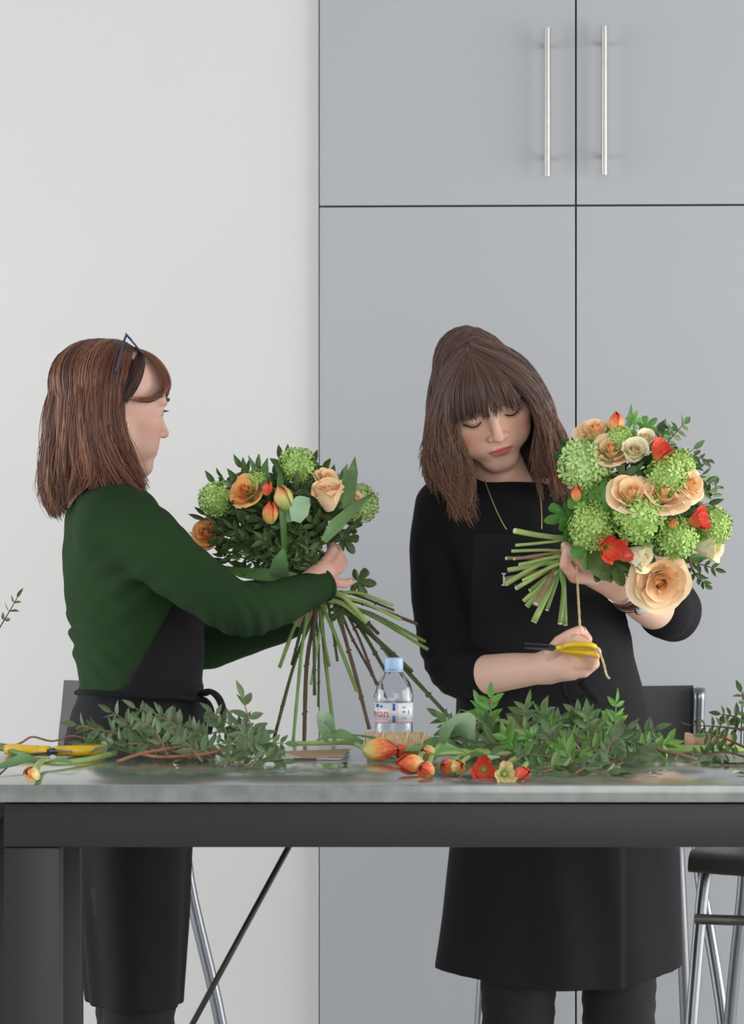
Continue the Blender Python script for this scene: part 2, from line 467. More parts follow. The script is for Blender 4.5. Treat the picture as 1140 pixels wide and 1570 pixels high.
# ================================================================== stools
m_seat = mat('dark_seat_plywood', (46, 45, 42), 0.32, var=0.08, scale=25)
m_rail = mat('dark_grey_tube', (92, 90, 84), 0.4, metal=0.6, var=0.05)
m_back = mat('black_backrest_panel', (50, 49, 52), 0.45, var=0.05)
def stool(loc, rz, label):
    """origin on the floor under the seat centre; front is local -y"""
    r = empty('bar_stool', loc, math.radians(rz)); tag(r, label, 'stool', 'black and chrome bar stools')
    hs = 0.712
    # seat: curved plywood with a rolled-down front lip
    prof = [(-0.172, hs - 0.034), (-0.176, hs - 0.026), (-0.168, hs - 0.008), (-0.145, hs), (-0.05, hs + 0.001), (0.08, hs - 0.002), (0.17, hs + 0.006)]
    P = catmull([(0, y, z) for y, z in prof], 22); th = 0.012
    b = MB(); vs_ = []; fs_ = []
    nx = 7
    for i in range(len(P)):
        t = P[min(i + 1, len(P) - 1)] - P[max(i - 1, 0)]; t /= np.linalg.norm(t); nn = np.array((0, -t[2], t[1]))
        for s_ in (0, 1):
            for k in range(nx):
                x = (k / (nx - 1) - 0.5) * 0.37; q = P[i] - nn * th * s_
                vs_.append((x, q[1], q[2] - 0.006 * (1 - (2 * k / (nx - 1) - 1) ** 2)))
    def ix(i, s_, k): return (i * 2 + s_) * nx + k
    for i in range(len(P) - 1):
        for k in range(nx - 1):
            fs_.append((ix(i, 0, k), ix(i, 0, k + 1), ix(i + 1, 0, k + 1), ix(i + 1, 0, k)))
            fs_.append((ix(i, 1, k), ix(i + 1, 1, k), ix(i + 1, 1, k + 1), ix(i, 1, k + 1)))
        for k, sg in ((0, 1), (nx - 1, -1)):
            q = (ix(i, 0, k), ix(i + 1, 0, k), ix(i + 1, 1, k), ix(i, 1, k)); fs_.append(q if sg > 0 else q[::-1])
    for i, sg in ((0, 1), (len(P) - 1, -1)):
        for k in range(nx - 1):
            q = (ix(i, 0, k), ix(i, 1, k), ix(i, 1, k + 1), ix(i, 0, k + 1)); fs_.append(q if sg > 0 else q[::-1])
    b.add(vs_, fs_); b.build('seat', m_seat, r, angle=45)
    for sx in (-1, 1):
        fr = catmull([(sx * 0.20, -0.21, 0.011), (sx * 0.182, -0.172, 0.40), (sx * 0.168, -0.145, hs - 0.075), (sx * 0.163, -0.120, hs - 0.032), (sx * 0.16, -0.07, hs - 0.026)], 24)
        b = MB(); b.tube(fr, 0.0108, 12); b.build('leg', m_chrome, r)
        rr = catmull([(sx * 0.235, 0.250, 0.011), (sx * 0.205, 0.196, 0.38), (sx * 0.168, 0.15, hs - 0.06), (sx * 0.166, 0.152, 0.84), (sx * 0.166, 0.17, 0.952)], 26)
        b = MB(); b.tube(rr, 0.0108, 12); b.build('leg', m_chrome, r)
        b = MB(); b.tube([(sx * 0.16, -0.07, hs - 0.026), (sx * 0.166, 0.148, hs - 0.026)], 0.0095, 10); b.build('seat_rail', m_chrome, r)
        b = MB(); b.tube([(sx * 0.190, -0.185, 0.30), (sx * 0.205, 0.200, 0.30)], 0.0085, 10); b.build('side_rail', m_rail, r)
    b = MB(); b.tube([(-0.176, -0.160, 0.60), (0.176, -0.160, 0.60)], 0.0085, 10); b.build('cross_bar', m_rail, r)
    b = MB(); b.tube([(-0.188, -0.186, 0.27), (0.188, -0.186, 0.27)], 0.009, 10); b.build('foot_rest', m_black, r)
    b = MB()
    n = 12; vs_ = []; fs_ = []
    for i in range(n + 1):
        u = i / n * 2 - 1; y = 0.128 + 0.018 * (1 - u * u)
        for (z, dy) in ((0.80, 0.0), (0.957, 0.018)):
            vs_ += [(u * 0.158, y + dy, z), (u * 0.158, y + dy + 0.010, z)]
    for i in range(n):
        a = i * 4; c = a + 4
        fs_ += [(a, c, c + 2, a + 2), (a + 1, a + 3, c + 3, c + 1), (a + 2, c + 2, c + 3, a + 3), (a, a + 1, c + 1, c)]
    fs_ += [(0, 2, 3, 1), (n * 4, n * 4 + 1, n * 4 + 3, n * 4 + 2)]
    b.add(vs_, fs_); b.build('backrest', m_back, r, angle=40)
    return r
p = at(86, 1400, 8.0); stool((p.x, 8.0, 0), -47, 'bar stool standing behind the woman in the green jumper')
p = at(908, 1400, 8.1); stool((p.x + 0.006, 8.20, 0), 180 + 3, 'bar stool with black backrest behind the woman in black')
p = at(1262, 1400, 7.70); stool((p.x, 7.72, 0), -18, 'bar stool with dark curved seat at the right edge under the table')
# ================================================================== people
m_skin = attr_mat('skin', 0.48, 0.35, sss=0.12)
m_hair = attr_mat('hair_strands', 0.38, 0.45)
m_green = mat('dark_green_knit', (40, 63, 37), 0.9, var=0.10, scale=9, bump=0.25, bscale=900, spec=0.12)
m_navy = mat('black_jersey', (22, 22, 26), 0.85, var=0.08, scale=9, bump=0.2, bscale=900, spec=0.2)
m_apron = mat('black_apron_cotton', (25, 25, 28), 0.85, var=0.10, scale=14, bump=0.15, bscale=700, spec=0.25)
m_denim = mat('black_denim', (34, 34, 37), 0.8, var=0.12, scale=40, bump=0.15, bscale=800, spec=0.25)
m_shoe = mat('black_leather_shoe', (25, 25, 26), 0.4, var=0.05)
m_dark = mat('dark_lash', (38, 28, 26), 0.6, var=0.05)
m_brow = mat('brow_hair', (84, 58, 48), 0.7, var=0.08)
m_eye = mat('eye_white', (225, 218, 212), 0.15, var=0.02)
m_iris = mat('eye_iris', (60, 55, 50), 0.15, var=0.05)
m_gold = mat('pale_gold_chain', (196, 172, 118), 0.35, metal=0.8, var=0.08)

def head_vol(S, open_eyes, neck_to, h=0.0017, cr=(0.0715, 0.092, 0.078)):
    """head in its own frame: face towards -y, z up, origin between the ears; S scales metres"""
    v = Vol((-0.088, -0.125, -0.235), (0.088, 0.125, 0.118), h / S)
    v.ell((0, 0.015, 0.028), cr)
    v.ell((0, -0.036, 0.036), (0.058, 0.052, 0.048), 0.03)
    v.ell((0, -0.030, -0.036), (0.057, 0.060, 0.070), 0.03)
    for s_ in (-1, 1):
        v.cone((s_ * 0.050, 0.004, -0.052), (s_ * 0.016, -0.066, -0.100), 0.017, 0.014, 0.025)
        v.ell((s_ * 0.041, -0.060, -0.024), (0.023, 0.020, 0.018), 0.02)
        v.ell((s_ * 0.033, -0.062, -0.056), (0.025, 0.024, 0.030), 0.02)
        v.cone((s_ * 0.014, -0.090, 0.016), (s_ * 0.046, -0.074, 0.018), 0.008, 0.007, 0.016)
    v.cone((-0.008, -0.074, -0.101), (0.008, -0.074, -0.101), 0.0155, 0.0155, 0.022)
    v.ell((0, -0.080, -0.066), (0.027, 0.014, 0.020), 0.016)
    for s_ in (-1, 1):
        v.ell((s_ * 0.031, -0.101, 0.001), (0.017, 0.016, 0.010), 0.012, sub=True)
        v.ell((s_ * 0.031, -0.0745, 0.0005), (0.0150, 0.0140, 0.0115), 0.004)       # lids over the eyeball
        if open_eyes:
            v.cone((s_ * 0.020, -0.0905, -0.0015), (s_ * 0.043, -0.084, -0.001), 0.0022, 0.0018, 0.0015, sub=True)
        else:
            v.chain([(s_ * 0.0185, -0.0880, -0.0045), (s_ * 0.031, -0.0915, -0.0075), (s_ * 0.045, -0.083, -0.0035)], [0.0011] * 3, 0.0015, sub=True)
    # nose
    v.cone((0, -0.085, 0.004), (0, -0.104, -0.033), 0.0062, 0.0078, 0.012)
    v.ell((0, -0.1055, -0.0365), (0.0085, 0.0085, 0.0078), 0.006)
    for s_ in (-1, 1):
        v.ell((s_ * 0.0108, -0.0955, -0.0395), (0.0066, 0.0088, 0.0062), 0.005)
        v.ell((s_ * 0.0058, -0.1000, -0.0455), (0.0030, 0.0042, 0.0030), 0.003, sub=True)
    # mouth
    up = [(-0.0235, -0.0840, -0.0672), (-0.010, -0.0925, -0.0640), (0, -0.0935, -0.0652), (0.010, -0.0925, -0.0640), (0.0235, -0.0840, -0.0672)]
    lo = [(-0.0205, -0.0840, -0.0705), (-0.008, -0.0910, -0.0740), (0.008, -0.0910, -0.0740), (0.0205, -0.0840, -0.0705)]
    v.chain(up, [0.0026, 0.0045, 0.0045, 0.0045, 0.0026], 0.004)
    v.chain(lo, [0.0026, 0.0055, 0.0055, 0.0026], 0.004)
    v.chain([(-0.0245, -0.0855, -0.0688), (0, -0.0985, -0.0690), (0.0245, -0.0855, -0.0688)], [0.0010] * 3, 0.002, n=7, sub=True)
    # ears
    for s_ in (-1, 1):
        R_ = np.array((Rz(s_ * 18) @ Rx(12)).to_3x3())
        v.ell((s_ * 0.0735, 0.018, -0.010), (0.0085, 0.0175, 0.0300), 0.006, rot=R_)
        v.ell((s_ * 0.0825, 0.010, -0.004), (0.0055, 0.0085, 0.0150), 0.004, rot=R_, sub=True)
    # neck
    v.chain([(0, 0.018, -0.045), (0, 0.030, -0.12), neck_to], [0.050, 0.047, 0.050], 0.028)
    return v

def head_tint(V, base, blush, lips):
    t = np.tile(np.array(lin(base)[:3]), (len(V), 1))
    bl = np.array(lin(blush)[:3]); lp = np.array(lin(lips)[:3])
    def mixin(c, w_):
        t[:] = t * (1 - w_[:, None]) + c * w_[:, None]
    g = np.zeros(len(V))
    for s_ in (-1, 1):
        g += 0.75 * np.exp(-(((V[:, 0] - s_ * 0.045) / 0.020) ** 2 + ((V[:, 1] + 0.07) / 0.03) ** 2 + ((V[:, 2] + 0.040) / 0.018) ** 2))
        g += 0.6 * np.exp(-(((V[:, 0] - s_ * 0.078) / 0.014) ** 2 + ((V[:, 1] - 0.016) / 0.025) ** 2 + ((V[:, 2] + 0.010) / 0.03) ** 2))
    g += 0.5 * np.exp(-((V[:, 0] / 0.012) ** 2 + ((V[:, 1] + 0.106) / 0.010) ** 2 + ((V[:, 2] + 0.038) / 0.010) ** 2))
    mixin(bl, np.clip(g, 0, 1))
    x = np.abs(V[:, 0]); 
    top = -0.0600 - 0.0085 * np.clip(x / 0.0235, 0, 1) ** 1.5 + 0.0012 * np.exp(-(x / 0.004) ** 2) * -1
    bot = -0.0795 + 0.0105 * np.clip(x / 0.0235, 0, 1) ** 2
    m = (V[:, 1] < -0.078) & (x < 0.0245)
    k = np.clip((top - V[:, 2]) / 0.0012, 0, 1) * np.clip((V[:, 2] - bot) / 0.0012, 0, 1) * m
    mixin(lp, k * 0.9)
    return t

def hand_tint(V, base, blush, nails, nailcol, nr=0.0052):
    t = np.tile(np.array(lin(base)[:3]), (len(V), 1))
    bl = np.array(lin(blush)[:3])
    for p, r, w_ in nails['knuckles']:
        k = w_ * np.exp(-((V - np.array(tuple(p))) ** 2).sum(1) / r ** 2)
        t = t * (1 - k[:, None]) + bl * k[:, None]
    for p in nails['tips']:
        k = np.clip((nr - np.sqrt(((V - np.array(tuple(p))) ** 2).sum(1))) / 0.001, 0, 1)
        t = t * (1 - k[:, None]) + np.array(lin(nailcol)[:3]) * k[:, None]
    return t

def arm_vol(limb, radii, palm, fingers, h=0.0018):
    """forearm and hand as one skin: limb polyline, palm blobs (p, q, r1, r2), fingers (points, radii)"""
    allp = [tuple(p) for p in limb] + [tuple(p) for f in fingers for p in f[0]] + [tuple(q) for pp in palm for q in pp[:2]]
    A = np.array(allp); v = Vol(A.min(0) - 0.06, A.max(0) + 0.06, h)
    v.chain(limb, radii, 0.012, n=14)
    for (p, q, r1, r2) in palm: v.cone(p, q, r1, r2, 0.011)
    for pts, rr in fingers:
        v.chain(pts, rr, 0.0032, n=0)
    return v

def join_np(parts):
    Vs, Qs, Ts = [], [], []; n = 0
    for V, Q, T in parts:
        Vs.append(V); Qs.append(Q + n); Ts.append(T); n += len(V)
    return np.vstack(Vs), np.vstack(Qs), np.vstack(Ts)

def flat_tint(V, c): return np.tile(np.array(lin(c)[:3]), (len(V), 1))

# ---- hair
def strands(guides, nclump, per, rad, rng, spread, push, colfn, npt=22, tipv=0.06, layer=0.012, wave=0.002, s_pow=1.0, clump_tip=0.35):
    """locks of hair between neighbouring guide curves (all guides the same length)"""
    G = np.array([catmull(g, npt) for g in guides]); ng = len(G)
    G = np.stack([catmull(G[:, j], (ng - 1) * 6 + 1) for j in range(npt)], 1); spread = spread * 6; ng = len(G)
    n = nclump * per
    sc = np.repeat(rng.random(nclump) ** s_pow * (ng - 1), per)
    s = sc + rng.normal(0, spread, n)
    lay = np.repeat(rng.random(nclump), per) * 0.7 + rng.random(n) * 0.3
    cut = 1 - tipv * 2 * np.repeat(rng.random(nclump), per) - tipv * rng.random(n)
    u = np.linspace(0, 1, npt)
    ph = np.repeat(rng.random(nclump) * 6.28, per); fr = np.repeat(4 + 5 * rng.random(nclump), per)
    jit = rng.normal(0, 1, (n, 3)) * 0.0018
    P = np.zeros((n, npt, 3))
    for j in range(npt):
        tj = np.clip(u[j] * cut, 0, 1) * (npt - 1); i0 = np.minimum(tj.astype(int), npt - 2); ft = (tj - i0)[:, None]
        sj = np.clip(sc + (s - sc) * (1 - (1 - clump_tip) * u[j] ** 1.5), 0, ng - 1 - 1e-6)
        g0 = sj.astype(int); fs = (sj - g0)[:, None]
        a = G[g0, i0] * (1 - ft) + G[g0, i0 + 1] * ft
        b_ = G[np.minimum(g0 + 1, ng - 1), i0] * (1 - ft) + G[np.minimum(g0 + 1, ng - 1), i0 + 1] * ft
        P[:, j] = a * (1 - fs) + b_ * fs
        P[:, j] += jit * (0.4 + u[j])
        P[:, j, 0] += wave * u[j] ** 1.6 * np.sin(ph + fr * u[j]); P[:, j, 1] += wave * 0.7 * u[j] ** 1.6 * np.cos(ph * 1.7 + fr * u[j])
    LY = (lay * layer)[:, None] * (0.15 + 0.85 * np.clip(u * 5, 0, 1))[None, :]
    P = push(P, LY)
    for _ in range(4):
        P[:, 1:-1] = 0.5 * P[:, 1:-1] + 0.25 * (P[:, :-2] + P[:, 2:])
    P = push(P, LY)
    R = rad * (1 - 0.75 * u ** 2.5)[None, :] * (0.7 + 0.6 * rng.random(n))[:, None]
    T = np.gradient(P, axis=1); T /= np.linalg.norm(T, axis=2, keepdims=True) + 1e-9
    ref = np.array((0.3, -1.0, 0.2)); A_ = np.cross(T, ref); A_ /= np.linalg.norm(A_, axis=2, keepdims=True) + 1e-9
    B_ = np.cross(T, A_)
    sides = 4
    V = np.stack([P + (A_ * math.cos(2 * PI * k / sides) + B_ * math.sin(2 * PI * k / sides)) * R[..., None] for k in range(sides)], 2)
    idx = np.arange(n * npt * sides).reshape(n, npt, sides)
    Q = np.stack([idx[:, :-1], np.roll(idx, -1, 2)[:, :-1], np.roll(idx, -1, 2)[:, 1:], idx[:, 1:]], -1).reshape(-1, 4)
    rnd = np.repeat(rng.random(nclump), per) * 0.65 + rng.random(n) * 0.35
    C = colfn(rnd[:, None], u[None, :])                     # n, npt, 3
    C = np.repeat(C[:, :, None, :], sides, 2).reshape(-1, 3)
    return V.reshape(-1, 3), Q, C

def head_push(M, S, extra=0.004, cr=(0.0715, 0.092, 0.078)):
    """keeps hair outside the skull: two ellipsoids of the head frame"""
    Mi = np.array(M.inverted()); Mf = np.array(M)
    E = [(np.array((0, 0.015, 0.028)), np.array(cr)), (np.array((0, -0.034, 0.030)), np.array((0.060, 0.058, 0.056)))]
    def fn(P, lay):
        sh = P.shape; L = P.reshape(-1, 3) @ Mi[:3, :3].T + Mi[:3, 3]
        off = (extra + lay.reshape(-1)) / S
        for c, r in E:
            q = (L - c) / (r + off[:, None]); k = np.linalg.norm(q, axis=1)
            ins = k < 1
            L[ins] = c + (L[ins] - c) / k[ins][:, None]
        return (L @ Mf[:3, :3].T + Mf[:3, 3]).reshape(sh)
    return fn

def mixc(cols, t):
    """t in 0..1 over a list of sRGB colours (linear output)"""
    C = np.array([lin(c)[:3] for c in cols]); x = np.clip(t, 0, 1) * (len(C) - 1); i = np.minimum(x.astype(int), len(C) - 2); f = (x - i)[..., None]
    return C[i] * (1 - f) + C[i + 1] * f

def face_bits(parent, M, open_eyes, off):
    """eyes, lashes and brows as children of the person"""
    def tr(p): return M @ Vector(p)
    for s_ in (-1, 1):
        if open_eyes:
            b = MB(); b.lathe([(0.0001, -0.0112), (0.005, -0.0100), (0.009, -0.0066), (0.0108, -0.003), (0.0112, 0), (0.0108, 0.003), (0.009, 0.0066), (0.005, 0.0100), (0.0001, 0.0112)], 16,
                              M @ Matrix.Translation((s_ * 0.031, -0.0765, -0.001)) @ Rx(90))
            e = b.build('eye', m_eye, parent, off=off)
            b = MB(); b.lathe([(0.0052, 0.0099), (0.004, 0.0106), (0.0001, 0.0114)], 14, M @ Matrix.Translation((s_ * 0.031, -0.0765, -0.002)) @ Rx(100))
            b.build('iris', m_iris, e, off=(off[0], off[1], off[2]))
            pts = [(s_ * 0.0185, -0.0885, 0.0012), (s_ * 0.031, -0.0915, 0.0022), (s_ * 0.0455, -0.0835, -0.0005)]
        else:
            pts = [(s_ * 0.0185, -0.0875, -0.0050), (s_ * 0.025, -0.0905, -0.0072), (s_ * 0.031, -0.0915, -0.0082), (s_ * 0.038, -0.0885, -0.0072), (s_ * 0.0465, -0.082, -0.0032)]
        P = catmull(pts, 13); b = MB()
        b.tube([tr(p) for p in P], [0.0006] + [0.0012] * 11 + [0.0006], 6)
        for i in range(1, 13):
            p = Vector(P[i]); q = p + Vector((s_ * 0.0035 * (i / 12), -0.0055, -0.0035 if not open_eyes else 0.0008))
            b.tube([tr(p), tr(q)], [0.0005, 0.0002], 4)
        b.build('eyelashes', m_dark, parent, off=off)
        P = catmull([(s_ * 0.013, -0.0955, 0.0185), (s_ * 0.028, -0.0930, 0.0230), (s_ * 0.041, -0.0845, 0.0220), (s_ * 0.050, -0.0745, 0.0165)], 12)
        b = MB(); b.tube([tr(p) for p in P], [0.0022, 0.003, 0.0033, 0.0034, 0.0033, 0.0032, 0.003, 0.0027, 0.0023, 0.0018, 0.0013, 0.0008], 6, flat=0.7)
        b.build('eyebrow', m_brow, parent, off=off)

# ------------------------------------------------------------------ woman in the green jumper
def pz(py, Y=7.40): return CZ - (py - HY) * Y / F
SC74 = F / 7.40
Y1 = 7.40
B1 = Vector(((205 - 570) / SC74, Y1, 0))
M1 = Matrix.Translation(B1) @ Rz(98); M1i = M1.inverted()
def l1(px, py, Y): return M1i @ at(px, py, Y)
def sec1(py, back, front, rx):
    yb_, yf_ = -(back - 205) / SC74, -(front - 205) / SC74
    return (pz(py), 0.0, (yb_ + yf_) / 2, rx, abs(yb_ - yf_) / 2)
def build_woman_green():
    rng = np.random.default_rng(5)
    S = 0.90
    hc = at(171, 618, Y1)
    HM = Matrix.Translation(hc) @ Rz(112) @ Ry(0) @ Rx(10) @ Matrix.Scale(S, 4)
    neck_world = at(150, 775, Y1)
    nk = HM.inverted() @ neck_world
    v = head_vol(S, True, tuple(nk)); V, Q = v.net()
    parts = [(xf(HM, V), Q, head_tint(V, (226, 182, 164), (212, 138, 122), (190, 118, 112)))]
    # arms and hands
    nail = {'knuckles': [(at(513, 862, 7.275), 0.009, 0.6), (at(518, 873, 7.276), 0.009, 0.6), (at(514, 893, 7.278), 0.009, 0.5), (at(503, 856, 7.276), 0.009, 0.5), (at(508, 858, 7.302), 0.010, 0.6), (at(519, 866, 7.312), 0.010, 0.6), (at(522, 880, 7.312), 0.010, 0.6), (at(516, 893, 7.302), 0.010, 0.6)],
            'tips': [at(539, 890.5, 7.304)]}
    limb = [at(374, 934, 7.162), at(400, 932, 7.175), at(450, 914, 7.222), at(480, 898, 7.258)]
    fing = [([at(494, 868, 7.280), at(503, 856, 7.283), at(509, 844, 7.298), at(506, 833, 7.325)], [0.0094, 0.0086, 0.0078, 0.0066]),
            ([at(500, 873, 7.278), at(513, 862, 7.282), at(520, 850, 7.300), at(516, 840, 7.330)], [0.0094, 0.0086, 0.0078, 0.0066]),
            ([at(503, 880, 7.278), at(518, 873, 7.284), at(526, 862, 7.304), at(521, 853, 7.335)], [0.0092, 0.0084, 0.0076, 0.0064]),
            ([at(500, 889, 7.278), at(514, 893, 7.285), at(527, 895, 7.296), at(538, 891.5, 7.306)], [0.0094, 0.0082, 0.0072, 0.0060]),
            ([at(478, 882, 7.285), at(466, 876, 7.305), at(452, 878, 7.330), at(440, 876, 7.350)], [0.0115, 0.0102, 0.009, 0.007])]
    palm = [(at(476, 896, 7.262), at(496, 878, 7.278), 0.0195, 0.0145), (at(482, 896, 7.264), at(500, 887, 7.278), 0.0165, 0.0125), (at(480, 888, 7.266), at(494, 869, 7.280), 0.0155, 0.0115)]
    v = arm_vol(limb, [0.028, 0.029, 0.025, 0.020], palm, fing); V, Q = v.net()
    parts.append((V, Q, hand_tint(V, (228, 182, 166), (216, 138, 124), nail, (120, 70, 78), 0.0042)))
    limb = [at(300, 990, 7.57), at(370, 975, 7.53), at(430, 955, 7.47), at(462, 938, 7.44)]
    fing = [([at(480, 915, 7.43), at(488, 898, 7.425), at(493, 886, 7.41), at(492, 878, 7.395)], [0.0098, 0.009, 0.008, 0.0068]),
            ([at(486, 920, 7.43), at(498, 905, 7.425), at(504, 895, 7.41), at(502, 888, 7.39)], [0.0098, 0.009, 0.008, 0.0068]),
            ([at(488, 927, 7.43), at(502, 915, 7.425), at(509, 906, 7.405), at(505, 900, 7.39)], [0.0095, 0.0085, 0.0078, 0.0066]),
            ([at(487, 935, 7.43), at(500, 926, 7.42), at(507, 919, 7.405), at(504, 914, 7.39)], [0.009, 0.0078, 0.007, 0.006]),
            ([at(470, 922, 7.42), at(473, 908, 7.395), at(480, 897, 7.375), at(488, 890, 7.365)], [0.012, 0.0105, 0.009, 0.007])]
    palm = [(at(460, 940, 7.44), at(483, 922, 7.43), 0.021, 0.018), (at(464, 943, 7.44), at(484, 932, 7.43), 0.018, 0.014)]
    v = arm_vol(limb, [0.033, 0.031, 0.026, 0.021], palm, fing); V, Q = v.net()
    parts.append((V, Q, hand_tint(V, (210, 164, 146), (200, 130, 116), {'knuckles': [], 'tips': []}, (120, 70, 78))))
    # trunk, legs and feet under the clothes
    secs = [sec1(735, 140, 196, 0.05), sec1(752, 130, 205, 0.09), sec1(770, 118, 220, 0.14), sec1(800, 110, 250, 0.15), sec1(900, 112, 288, 0.14), sec1(1000, 126, 298, 0.12), sec1(1060, 135, 292, 0.12),
            sec1(1140, 112, 295, 0.15), sec1(1230, 120, 285, 0.15)]
    v = Vol((-0.26, -0.24, 0.0), (0.26, 0.22, 1.36), 0.007); v.loft(secs)
    for s_ in (-1, 1):
        v.chain([(s_ * 0.075, 0.005, 0.86), (s_ * 0.065, 0.0, 0.47), (s_ * 0.065, 0.02, 0.09)], [0.062, 0.046, 0.034], 0.03)
        v.chain([(s_ * 0.065, 0.03, 0.04), (s_ * 0.07, -0.13, 0.035)], [0.034, 0.030], 0.02)
    V, Q = v.net(); parts.append((xf(M1, V), Q, flat_tint(V, (212, 168, 148))))
    V, Q, T = join_np(parts)
    p = link('person', np_mesh('person', V - np.array(B1), Q, m_skin, T)); p.location = B1
    tag(p, 'woman in dark green jumper and black apron, in profile, gathering a bouquet', 'person')
    off = tuple(B1)
    face_bits(p, HM, True, off)
    # jumper
    secs = [sec1(738, 136, 198, 0.052), sec1(748, 124, 209, 0.088), sec1(762, 112, 224, 0.142), sec1(790, 101, 255, 0.165), sec1(850, 96, 285, 0.162), sec1(900, 98, 301, 0.158), sec1(950, 104, 307, 0.146), sec1(1000, 113, 309, 0.138), sec1(1050, 122, 304, 0.136), sec1(1090, 120, 302, 0.145)]
    v = Vol((-0.32, -0.36, pz(1095)), (0.28, 0.14, pz(715)), 0.004)
    v.loft(secs)
    near = [l1(178, 806, 7.270), l1(215, 826, 7.238), l1(262, 862, 7.195), l1(322, 908, 7.165), l1(372, 934, 7.160), l1(425, 925, 7.200), l1(466, 908, 7.245), l1(487, 900, 7.266)]
    v.chain(near, [0.064, 0.060, 0.050, 0.0440, 0.0425, 0.0370, 0.030, 0.0265], 0.035, n=28)
    far = [l1(195, 800, 7.545), l1(240, 890, 7.585), l1(295, 985, 7.575), l1(370, 972, 7.53), l1(440, 952, 7.465), l1(456, 942, 7.45)]
    v.chain(far, [0.058, 0.046, 0.042, 0.036, 0.030, 0.029], 0.03, n=20)
    elb = np.array(l1(378, 940, 7.16)); nA = np.array(near[0]); 
    def folds(X, Y, Z):
        # slanting drag folds round the lower back, gathers at the elbow, soft pulls from the armpit
        fz = pz(985) - Z
        a = np.exp(-(fz / 0.085) ** 2) * 0.0048 * (0.55 + 0.45 * np.sin(Z * 47 + X * 31 + 1.0))
        d = a * np.sin((Z * 1.0 - Y * 0.55) * 2 * PI / 0.033 + 1.6 * np.sin(X * 19 + Z * 23) + 1.1 * np.sin(Y * 38)) * np.clip((Y + 0.03) / 0.07, 0, 1)
        r = np.sqrt((X - elb[0]) ** 2 + (Y - elb[1]) ** 2 + (Z - elb[2]) ** 2)
        d = d + 0.0034 * np.exp(-(r / 0.065) ** 2) * np.sin((-Y + 0.55 * Z) * 2 * PI / 0.027 + 1.4 * np.sin(Z * 60))
        r2 = np.sqrt((X + 0.15) ** 2 + (Y + 0.03) ** 2 + (Z - pz(880)) ** 2)
        d = d + 0.0026 * np.exp(-(r2 / 0.09) ** 2) * np.sin((Z + 0.8 * Y) * 2 * PI / 0.05)
        d = d + 0.0012 * np.sin(X * 60 + Z * 35) * np.sin(Y * 48 - Z * 50)
        return d
    v.disp(folds)
    V, Q = v.net(); V = smooth_verts(V, Q, 2)
    link('jumper', np_mesh('jumper', xf(M1, V) - np.array(B1), Q, m_green), p)
    # turned cuff of the near sleeve
    a = at(487, 900, 7.266); d = (at(487, 900, 7.266) - at(466, 908, 7.245)).normalized()
    u0 = d.orthogonal().normalized(); u1 = d.cross(u0); a = a + d * 0.013
    b = MB(); b.tube([a + (u0 * math.cos(q) + u1 * math.sin(q)) * 0.0228 for q in np.linspace(0, 2 * PI, 33)[:-1]], 0.0042, 8, closed=True); b.build('cuff', m_green, p, off=off)
    # apron: bib over the trunk, wrapped skirt
    def bound(Z):
        py = HY + (CZ - Z) * SC74
        px = np.where(py > 915, 258 - (py - 915) * 0.60, 258 + (915 - py) * 0.55)
        return (px - 205) / SC74
    v = Vol((-0.24, -0.20, pz(1545)), (0.24, 0.20, pz(800)), 0.004)
    v.loft(secs, off=0.0045, fn_extra=lambda X, Y, Z: np.maximum((bound(Z) + Y) * 0.8, Z - pz(830)))
    sk = [sec1(1052, 121, 309, 0.142), sec1(1075, 117, 312, 0.15), sec1(1100, 108, 313, 0.160), sec1(1140, 98, 313, 0.172), sec1(1200, 101, 306, 0.172), sec1(1298, 112, 292, 0.165), sec1(1400, 121, 287, 0.158), sec1(1536, 133, 277, 0.152)]
    def sfold(X, Y, Z):
        g = np.clip((pz(1090) - Z) / 0.3, 0, 1); th = np.arctan2(X, -Y)
        return 0.0035 * g * np.sin(th * 9 + Z * 4) + 0.0012 * np.sin(Z * 130 + X * 25) * np.exp(-((Z - pz(1075)) / 0.04) ** 2)
    v.loft(sk, k=0.012, fn_disp=sfold)
    v.chain([l1(116, 1062, 7.3), l1(140, 1062, 7.25), l1(200, 1066, 7.235), l1(270, 1068, 7.25), l1(309, 1072, 7.3)], [0.0055] * 5, 0.01, n=14)
    V, Q = v.net(); V = smooth_verts(V, Q, 2)
    ap = link('apron', np_mesh('apron', xf(M1, V) - np.array(B1), Q, m_apron), p)
    # neck strap and the tie at the front
    b = MB(); b.tube(catmull([at(143, 748, 7.34), at(160, 744, 7.325), at(180, 749, 7.325), at(205, 770, 7.335), at(228, 800, 7.35)], 14), 0.0085, 8, flat=0.35, nrm=(0, -1, 0))
    b.build('neck_strap', m_apron, ap, off=off)
    b = MB()
    b.tube(catmull([at(306, 1066, 7.31), at(322, 1060, 7.29), at(336, 1072, 7.28), at(342, 1094, 7.28), at(338, 1118, 7.285)], 14), [0.006] + [0.011] * 8 + [0.012, 0.012, 0.012, 0.012, 0.011], 8, flat=0.4, nrm=(0.6, -0.8, 0))
    b.tube(catmull([at(306, 1068, 7.32), at(318, 1080, 7.30), at(322, 1100, 7.29), at(316, 1125, 7.29)], 12), [0.006] + [0.010] * 11, 8, flat=0.4, nrm=(0.6, -0.8, 0))
    b.build('apron_tie', m_apron, ap, off=off)
    # trousers, shoes
    v = Vol((-0.2, -0.12, 0.06), (0.2, 0.14, 0.7), 0.005)
    for s_ in (-1, 1):
        v.chain([(s_ * 0.068, 0.003, 0.68), (s_ * 0.064, -0.002, 0.47), (s_ * 0.064, 0.02, 0.09)], [0.074, 0.0565, 0.045], 0.01, n=16)
